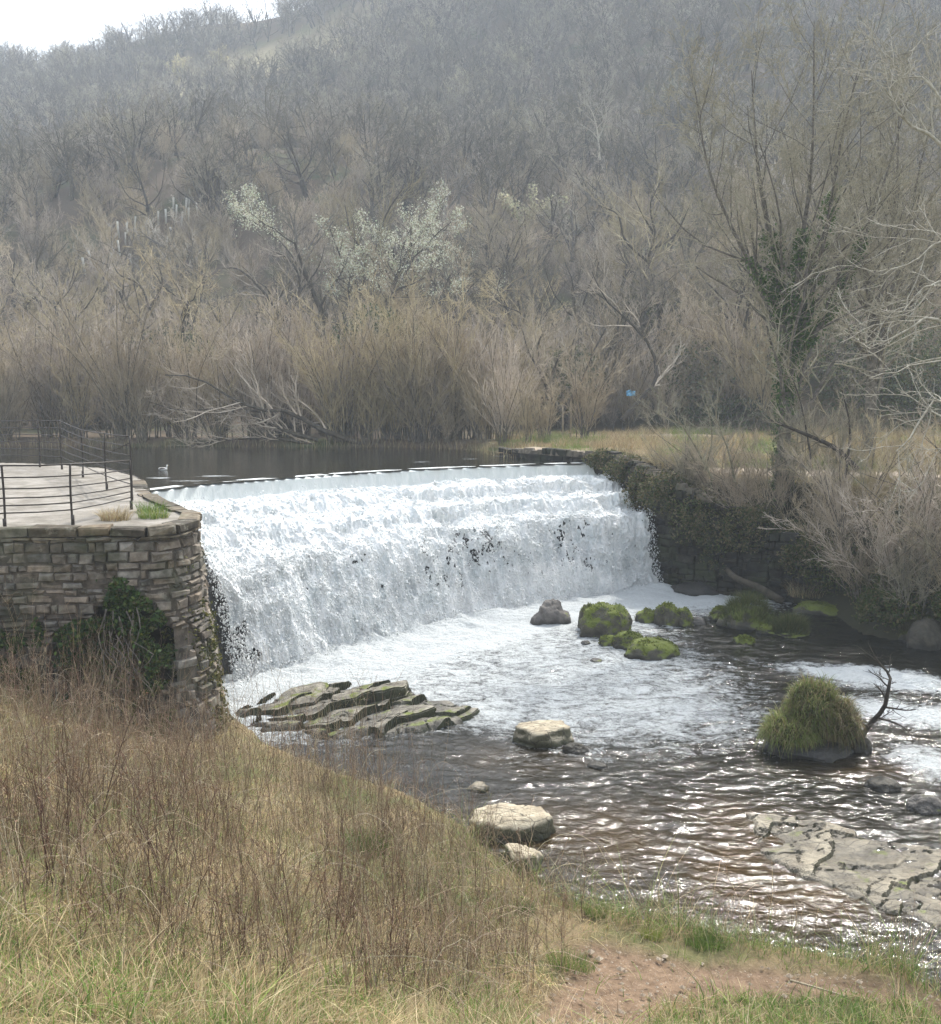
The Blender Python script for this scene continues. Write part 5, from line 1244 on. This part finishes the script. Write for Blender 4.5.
# mossy right edge of the pier
n = 17000; z = -.2 + 3.9 * r_.random(n) ** 1.4; yy = r_.uniform(15.95, 19.0, n)
xx = np.interp(yy, [15.95, 16.3, 16.9, 17.9, 19.3], [-5.4, -5.0, -4.88, -5.18, -6.0]) + .10 * (3.84 - z) + r_.gamma(2, .025, n)
k = fbm(yy * 2, z * 1.2, 4, 3) > -.25 + .30 * (z - 1.6); P_ = np.stack([xx, yy, z], -1)[k]
V, f, c = leaves(P_, r_.uniform(.02, .05, len(P_)), r_, pick(r_, len(P_), [(.10, .10, .03), (.16, .15, .05), (.05, .06, .018)], [.4, .3, .3]))
tag(obj('moss_curtain', V, f, M['leaf_gloss'], attrs={'col': c}), 'olive moss covering the wet corner of the pier beside the fall', 'moss')
mb = MB()
for i in range(11):
    x0 = r_.uniform(-6.3, -5.4); zt = r_.uniform(2.3, 2.9); ln = r_.uniform(.6, 1.6)
    pp = [(x0 + r_.normal(0, .04) + .12 * j * r_.uniform(-.3, 1), 15.55 - .1 * (3.84 - zt) - .06 - .03 * j, zt - ln * j / 4) for j in range(5)]
    V, f = rope(pp, [.012, .006], 4, 9); mb.add(V, f)
tag(mb.build('hanging_roots', M['bark']), 'bare roots hanging down over the dark hollow in the pier', 'roots')

# tall stem clumps in the near left foreground
def clump(x, y, hh, n, label, seed, mat='leaf', r0=.006, lean=.2, tone=((.17, .10, .075), (.24, .16, .11))):
    r_ = np.random.default_rng(seed); z0 = gz(x, y)
    B = np.stack([r_.normal(0, .16, n), r_.normal(0, .16, n), np.full(n, -.05)], -1)
    sv, P1, P2 = stems(B, hh * r_.uniform(.5, 1.05, n), r_, r0, lean, 9, .03, .36)
    mb = MB(); cs = pick(r_, n, tone, [.5, .5], .2)
    (Va, Fa), (Vb, Fb) = sv
    mb.add(Va, Fa, 0); mb.A[-1] = np.repeat(cs, len(Va) // n, 0); mb.add(Vb, Fb, 0); mb.A[-1] = np.repeat(np.repeat(cs, 9, 0), len(Vb) // (9 * n), 0)
    tp = np.concatenate([P2[:, 2], P2[:, 1], P1[:, -1]]); Vl, fl, cl = leaves(tp, r_.uniform(.008, .018, len(tp)), r_, pick(r_, len(tp), [(.22, .13, .08), (.34, .26, .17)], [.5, .5]))
    mb.add(Vl, fl, 0); mb.A[-1] = cl
    e = empty('stem_clump', (x, y, z0)); tag(e, label, 'plant', 'tall stem clumps on the near bank'); mb.build('stems', M[mat], e)
for i, (px, Yd, hh, n, lb) in enumerate([(60, 9.6, 1.9, 12, 'tall clump of reddish budded stems at the far left in front of the wall'), (135, 9.2, 1.8, 10, 'tall clump of bare stems in front of the hollow in the pier'), (200, 10.5, 1.5, 9, 'stem clump rising in front of the mossy pier corner'), (20, 8.2, 1.6, 9, 'reddish stem clump at the left edge of the photo'), (285, 8.6, 1.45, 8, 'bare stem clump rising against the rock slabs'), (225, 7.6, 1.25, 9, 'stem clump in the middle of the dry thicket'), (330, 8.9, 1.1, 8, 'thin stem clump left of the fresh green tuft'), (395, 8.4, .95, 8, 'short stem clump near the flat-topped block'), (100, 7.4, 1.3, 9, 'low branching stem clump at lower left'), (165, 8.3, 1.5, 9, 'branching stem clump behind the middle of the thicket')]):
    u = (px - W / 2) / F
    clump(u * Yd, Yd, hh, n, lb, 700 + i)

# ------------------------------------------------------------------ grass tussock island and its dead branch
tp = at(815, 757, 0.0)
tu = empty('grass_tussock', (tp[0], tp[1] + .35, 0)); tag(tu, 'round shaggy green grass tussock on a dark rock in the river', 'tussock')
k_ = np.linalg.norm(tp) / F
rb = rock('base_rock', 815, 757, 80, 13, 'wet_rock', '', seed=40, parent=tu, rough=.25)
M['thatch'] = simple('thatch', (.035, .035, .015), (.08, .07, .03), 14, .95, .6, .02)
r_ = np.random.default_rng(42); mbg = MB(); mbt = MB()
for (cx, cy, cz, rx, ry, rz_, n, cols) in [(-.34, -.06, .27, .42, .38, .34, 3200, [(.22, .26, .07), (.15, .19, .045), (.34, .32, .15), (.22, .17, .09)]),
                                         (.08, .08, .50, .46, .40, .60, 4200, [(.16, .20, .05), (.11, .14, .035), (.28, .25, .12), (.20, .15, .08)]),
                                         (.46, .02, .35, .38, .36, .48, 3000, [(.13, .15, .045), (.20, .17, .08), (.28, .23, .13), (.18, .13, .08)])]:
    a = r_.uniform(0, 2 * PI, n); el = np.arcsin(r_.uniform(-.15, 1, n))
    D = np.stack([np.cos(a) * np.cos(el), np.sin(a) * np.cos(el), np.sin(el)], -1)
    rr = 1 + .45 * fbm(D[:, 0] * 2.4 + 4 + cx, D[:, 1] * 2.4, D[:, 2] * 2.4, 3)
    B = D * rr[:, None] * [rx, ry, rz_] + [cx, cy, cz]
    dn = nz(D * [1, 1, 0] + r_.normal(0, .8, (n, 3)) * [1, 1, 0]); L_ = r_.uniform(.08, .34, n)
    t = np.linspace(0, 1, 6); h0 = L_[:, None] * (t * r_.uniform(.3, 1.7, (n, 1)) - t ** 2 * (1.3 - .5 * D[:, 2:3])); xo = L_[:, None] * (t * .6)
    Cn = B[:, None, :] + dn[:, None, :] * xo[..., None]; Cn[..., 2] += h0
    sd_ = np.stack([-dn[:, 1], dn[:, 0], 0 * a], -1); f_ = r_.uniform(-1.2, 1.2, n)[:, None]; sd_ = sd_ * np.cos(f_) + dn * np.sin(f_); wv = (.0055 * (1 - t ** 2 * .9))[None, :, None]
    Vt = np.stack([Cn - sd_[:, None, :] * wv, Cn + sd_[:, None, :] * wv], 2); i_ = np.arange(n * 12).reshape(n, 6, 2)
    qt = np.stack([i_[:, :-1, 0], i_[:, :-1, 1], i_[:, 1:, 1], i_[:, 1:, 0]], -1).reshape(-1, 4)
    mbg.add(Vt.reshape(-1, 3), qt, 0); mbg.A[-1] = np.repeat(pick(r_, n, cols, [.34, .26, .22, .18], .3), 12, 0)
    th = np.linspace(0, 2 * PI, 32, endpoint=False); ph = np.linspace(0, PI * .6, 14); T_, P_ = np.meshgrid(th, ph)
    Dm = np.stack([np.cos(T_) * np.sin(P_), np.sin(T_) * np.sin(P_), np.cos(P_)], -1); rm = 1 + .45 * fbm(Dm[..., 0] * 2.4 + 4 + cx, Dm[..., 1] * 2.4, Dm[..., 2] * 2.4, 3)
    Vm = Dm * rm[..., None] * [rx * .96, ry * .96, rz_ * .96] + [cx, cy, cz]; i_ = np.arange(32 * 14).reshape(14, 32)
    mbt.add(Vm.reshape(-1, 3), np.stack([i_[:-1], i_[1:], np.roll(i_, -1, 1)[1:], np.roll(i_, -1, 1)[:-1]], -1).reshape(-1, 4))
mbg.build('grass_blades', M['leaf'], tu); mbt.build('thatch', M['thatch'], tu)
ps = tp[1] + .25
limbs('dead_branch', ps, [([(861, 738), (872, 722), (884, 708), (888, 690), (890, 676), (880, 664), (874, 655)], 8, 2.6), ([(868, 727), (884, 716), (894, 710)], 2.2, .8), ([(868, 726), (860, 722), (852, 718)], 2, .8), ([(889, 680), (880, 676), (874, 672)], 1.6, .7), ([(889, 684), (896, 682)], 1.4, .7)],
      'bare crooked dead branch standing up from the right side of the tussock', mat='bark_dark', twig='bark_dark', seed=43, nchild=4, cl=.22, rmin=.0035, up=.06, extra=1, cat='branch')
# grassy mounds among the mossy rocks
def mound(px, py, wpx, hpx, label, seed, cols=((.06, .08, .022), (.09, .11, .03), (.13, .12, .05))):
    p = at(px, py, 0); k = np.linalg.norm([p[0], p[1], CZ]) / F; w = wpx * k / 2; h = hpx * k; r_ = np.random.default_rng(seed)
    e = empty('grassy_mound', (p[0], p[1] + w * .5, 0)); tag(e, label, 'tussock', 'grassy mounds on rocks')
    rock('base_rock', px, py, wpx, hpx * .7, 'rock_mossy', '', seed=seed, parent=e)
    n = 3600; a = r_.uniform(0, 2 * PI, n); el = np.arcsin(r_.uniform(0, 1, n)); D = np.stack([np.cos(a) * np.cos(el), np.sin(a) * np.cos(el), np.sin(el)], -1)
    B = D * [w * .95, w * .75, h * .75] * (1 + .25 * fbm(D[:, 0] * 2 + seed, D[:, 1] * 2, D[:, 2] * 2, 3))[:, None]
    V, q, c = blades(B, r_.uniform(.12, .3, n) * (.5 + D[:, 2]), r_.uniform(.006, .012, n), r_, .5, 3, pick(r_, n, cols, [.4, .35, .25], .3), .6, D * [1, 1, 0] + r_.normal(0, .2, (n, 3)) * [1, 1, 0])
    obj('grass_blades', V, q, M['leaf'], e, attrs={'col': c})
mound(750, 628, 52, 30, 'large dark green grassy mound right of the mossy rocks', 51)
mound(792, 636, 36, 12, 'low dark grassy tuft right of the large grassy mound', 52)
mound(926, 642, 40, 18, 'olive grass tussock under the bushes at the right edge', 53, ((.09, .10, .03), (.14, .13, .05), (.2, .17, .08)))
tuft(812, 598, .55, .55, 380, STRAW[:3] + [(.12, .12, .06)], [.3, .2, .2, .3], 'tall dead grass clump at the foot of the right bank', loc=(9.9, 27.9, .3), lean=.6, wid=(.008, .014))

# ------------------------------------------------------------------ railings
def fence(name, posts, hgts, rails, label, brace=None, ext=None):
    """posts: ground points; rails: heights as fraction"""
    e = empty(name, tuple(posts[0])); tag(e, label, 'railing'); o = np.array(posts[0])
    tops = []
    for i, (p, h_) in enumerate(zip(posts, hgts)):
        p = np.array(p, float) - o
        mb = MB(); r = .019
        V, f = rope([p + [0, 0, -.3], p + [.015 * (-1) ** i, 0, h_ * .5], p + [0, .01, h_]], [r], 6, 7); mb.add(V, f)
        V, f = rope([p + [0, 0, -.02], p + [0, 0, .16]], [r * 1.6, r * 1.6], 6); mb.add(V, f)
        mb.build('post', M['iron'], e); tops.append((p, h_))
    for fr in rails:
        pts_ = [p + [0, 0, h_ * fr] for p, h_ in tops]
        if ext is not None: pts_ = [pts_[0] + np.array(ext)] + pts_
        L = []
        for a, b in zip(pts_[:-1], pts_[1:]):
            L += [a, (a + b) / 2 + [0, 0, -.012]]
        L.append(pts_[-1]); V, f = rope(L, [.0125 if fr < .99 else .015], 5); obj('rail', V, f, M['iron'], e)
    if brace:
        V, f = rope([np.array(b) - o for b in brace], [.011], 5); obj('brace', V, f, M['iron'], e)
fp = [at(5, 528, 4.0), at(73, 524, 4.0), at(131.5, 509, 4.0)]
fl_ = fp[0] + (fp[0] - fp[1]) * 1.0 ; fl_[2] = 4.0
fence('iron_railing', [fl_ + (fp[0] - fp[1])] + [fl_] + fp, [1.04, 1.04, 1.05, 1.04, .95], [1, .81, .63, .48, .36, .24], 'low black iron railing along the front of the pier')
fq = [at(132, 500, 4.0), at(107, 490, 4.0), at(83, 477, 4.0), at(62, 469, 4.0), at(40, 467, 4.0), at(-10, 466, 4.0)]
fence('iron_railing', fq, [1.34, 1.31, 1.26, 1.42, 1.40, 1.38], [1, .85, .70, .55, .40, .25], 'taller black iron railing along the pond side of the pier with a diagonal brace', brace=[fq[0] + [0, 0, 1.2], fq[2] + [0, 0, .3]])

# ------------------------------------------------------------------ small things
# duck on the pond
dp = at(163, 470, 3.7); e = empty('duck', tuple(dp), .3, .6); tag(e, 'small pale duck swimming on the pond near the railing', 'duck')
def ell(c, r, n=14, mdl=9, tail=0.0):
    th = np.linspace(0, 2 * PI, n, endpoint=False); ph = np.linspace(0, PI, mdl); T, P = np.meshgrid(th, ph)
    V = np.stack([np.cos(P), np.cos(T) * np.sin(P), np.sin(T) * np.sin(P)], -1) * r; V[..., 2] += tail * np.clip(-V[..., 0], 0, None) ** 2 * 10 + 0
    V = V + c; i = np.arange(n * mdl).reshape(mdl, n)
    return V.reshape(-1, 3), np.stack([i[:-1], np.roll(i, -1, 1)[:-1], np.roll(i, -1, 1)[1:], i[1:]], -1).reshape(-1, 4)
mb = MB(); mb.add(*ell(np.array([0, 0, .05]), [.24, .11, .09], tail=.06)); V, f = rope([(.15, 0, .08), (.2, 0, .16), (.21, 0, .23)], [.055, .04, .04], 8, 8); mb.add(V, f); mb.add(*ell(np.array([.225, 0, .245]), [.055, .042, .042]))
mb.build('body', M['feather'], e)
mb = MB(); mb.add(*ell(np.array([-.04, .075, .08]), [.16, .035, .055])); mb.add(*ell(np.array([-.04, -.075, .08]), [.16, .035, .055])); mb.build('wings', M['feather_dark'], e)
mb = MB(); mb.add(*ell(np.array([.29, 0, .235]), [.035, .018, .010])); mb.build('beak', M['beak'], e)
# tree guards on the slope
rgd = np.random.default_rng(61)
gd = None
spots = [(112, 262), (118, 250), (125, 240), (132, 262), (141, 232), (150, 226), (150, 238), (158, 222), (166, 218), (172, 206), (178, 212), (184, 208), (190, 206), (196, 210), (172, 240), (166, 248), (120, 232), (108, 240), (92, 262), (86, 268), (95, 272), (180, 222), (190, 220), (160, 236), (136, 226), (128, 230)]
for i, (px, py) in enumerate(spots):
    p = hitg(px + rgd.uniform(-2, 2), py + rgd.uniform(-1, 2) + 4)
    if gd is None:
        V, f = rope([(0, 0, -.1), (0, 0, .6), (0, 0, 1.25)], [.085, .085, .095], 7); gd = mesh_data('tree_guard', V, f, M['guard'])
    o = link('tree_guard', gd); o.location = p; o.rotation_euler = (rgd.uniform(-.12, .12), rgd.uniform(-.12, .12), 0); s = rgd.uniform(.8, 1.2); o.scale = (s, s, s)
    tag(o, 'white plastic tube guarding a young tree on the slope', 'tree guard', 'tree guards on the slope')
# stakes at the far shore
for (px, ht, lb) in [(562, 1.7, 'pale wooden stake at the far shore, the left one of the close pair'), (570, 1.9, 'pale wooden stake at the far shore, the right one of the close pair'), (486, 1.2, 'short pale stake among the reeds')]:
    p = atd(px, 446, 44.5 if px > 500 else 45.5); p[2] = gz(p[0], p[1]) - .1
    V, f = rope([(0, 0, -.2), (.03, 0, ht / 2), (.0, 0, ht)], [.045, .035], 7); o = obj('wooden_stake', V, f, M['post_wood'], loc=tuple(p)); tag(o, lb, 'stake', 'stakes at the far shore')
p = atd(631, 393, 55)
r_ = np.random.default_rng(3); th = np.linspace(0, 1, 10); SX, SZ = np.meshgrid(th, th)
V = np.stack([(SX - .5) * .5, .15 * fbm(SX * 4, SZ * 4, 2, 3), (SZ - .5) * .3 + .1 * fbm(SX * 3, SZ * 3, 5, 3)], -1); V2 = V + [0, .03, 0]; i_ = np.arange(100).reshape(10, 10)
q = np.stack([i_[:-1, :-1], i_[:-1, 1:], i_[1:, 1:], i_[1:, :-1]], -1).reshape(-1, 4)
o = obj('blue_sheet', np.vstack([V.reshape(-1, 3), V2.reshape(-1, 3)]), np.vstack([q, q[:, ::-1] + 100]), M['blue'], loc=tuple(p)); tag(o, 'small blue scrap caught in the brush behind the leaning tree', 'plastic sheet')
# driftwood stick on the path
V, f = rope([hitg(790, 982) + [0, 0, .02], hitg(815, 990) + [0, 0, .03], hitg(845, 998) + [0, 0, .02]], [.012, .008], 6, 8); tag(obj('stick', V, f, M['post_wood']), 'pale thin stick lying on the dirt path', 'stick')

# ------------------------------------------------------------------ air
m, nt, out, N = newmat('haze')
pv = N('VolumePrincipled', ins={'Color': (.82, .90, 1.0, 1), 'Density': .0012, 'Anisotropy': .0}); nt.links.new(pv.outputs[0], out.inputs['Volume'])
x0, x1, y0, y1, z0, z1 = -322, 322, -62, 336, -3, 210
V = [(x0, y0, z0), (x1, y0, z0), (x1, y1, z0), (x0, y1, z0), (x0, y0, z1), (x1, y0, z1), (x1, y1, z1), (x0, y1, z1)]
hz = obj('haze', V, np.array([(0, 3, 2, 1), (4, 5, 6, 7), (0, 1, 5, 4), (1, 2, 6, 5), (2, 3, 7, 6), (3, 0, 4, 7)]), m, smooth=False); tag(hz, 'pale spring haze filling the valley', 'haze', kind='stuff')

mm_, ntm, outm, Nm = newmat('mist')
pvm = Nm('VolumePrincipled', ins={'Color': (.95, .97, 1, 1), 'Density': .06, 'Anisotropy': .3}); ntm.links.new(pvm.outputs[0], outm.inputs['Volume'])
for (a_, b_, dn_) in ((0.35, .86, 0),):
    pth_ = [curve_at(ba_s, np.array(u_)) * 1.0 + np.array([.25, -.35, .25 + .1 * (u_ > .6)]) for u_ in np.linspace(a_, b_, 9)]
    V, f = rope(pth_, [.3, .7, .95, 1.05, .95, .55], 20, 40); tag(obj('mist', V, f, mm_), 'soft spray mist hanging at the foot of the fall', 'mist', kind='stuff')

# ------------------------------------------------------------------ light
SUN_AZ = R(26); SUN_EL = R(49)       # azimuth to the right of the view direction (+Y)
sun = bpy.data.lights.new('sun', 'SUN'); sun.energy = 2.6; sun.angle = R(2.0); sun.color = (1, .96, .89)
so = bpy.data.objects.new('sun', sun); COL.objects.link(so)
from mathutils import Vector
sd = Vector((math.sin(SUN_AZ) * math.cos(SUN_EL), math.cos(SUN_AZ) * math.cos(SUN_EL), math.sin(SUN_EL)))
so.rotation_euler = sd.to_track_quat('Z', 'Y').to_euler(); so.location = (0, 0, 60)
wd = bpy.data.worlds.new('World'); sc.world = wd; wd.use_nodes = True
nt = wd.node_tree; nt.nodes.clear(); o = nt.nodes.new('ShaderNodeOutputWorld'); b = nt.nodes.new('ShaderNodeBackground'); s = nt.nodes.new('ShaderNodeTexSky')
s.sky_type = 'NISHITA'; s.sun_disc = False; s.sun_elevation = SUN_EL; s.sun_rotation = SUN_AZ
s.air_density = 1.4; s.dust_density = 2.5; s.ozone_density = 1.0; s.altitude = 100
b.inputs[1].default_value = .15
hs = nt.nodes.new('ShaderNodeHueSaturation'); hs.inputs['Saturation'].default_value = .42; nt.links.new(s.outputs[0], hs.inputs['Color']); nt.links.new(hs.outputs[0], b.inputs[0]); nt.links.new(b.outputs[0], o.inputs[0])

cam = bpy.data.cameras.new('camera'); co = bpy.data.objects.new('camera', cam); COL.objects.link(co)
cam.sensor_fit = 'HORIZONTAL'; cam.sensor_width = 36; cam.lens = 36 * F / W
cam.clip_start = .1; cam.clip_end = 3000
co.location = (0, 0, CZ); co.rotation_euler = (R(90) - PITCH, 0, 0); sc.camera = co
sc.view_settings.view_transform = 'Standard'; sc.view_settings.look = 'None'; sc.view_settings.exposure = 1.5; sc.view_settings.gamma = 1
sc.render.engine = 'CYCLES'; cy = sc.cycles
cy.use_denoising = True; cy.use_adaptive_sampling = True; cy.adaptive_threshold = .02
cy.max_bounces = 6; cy.diffuse_bounces = 3; cy.glossy_bounces = 3; cy.transmission_bounces = 3; cy.volume_bounces = 1; cy.transparent_max_bounces = 6
cy.caustics_reflective = False; cy.caustics_refractive = False; cy.sample_clamp_indirect = 6
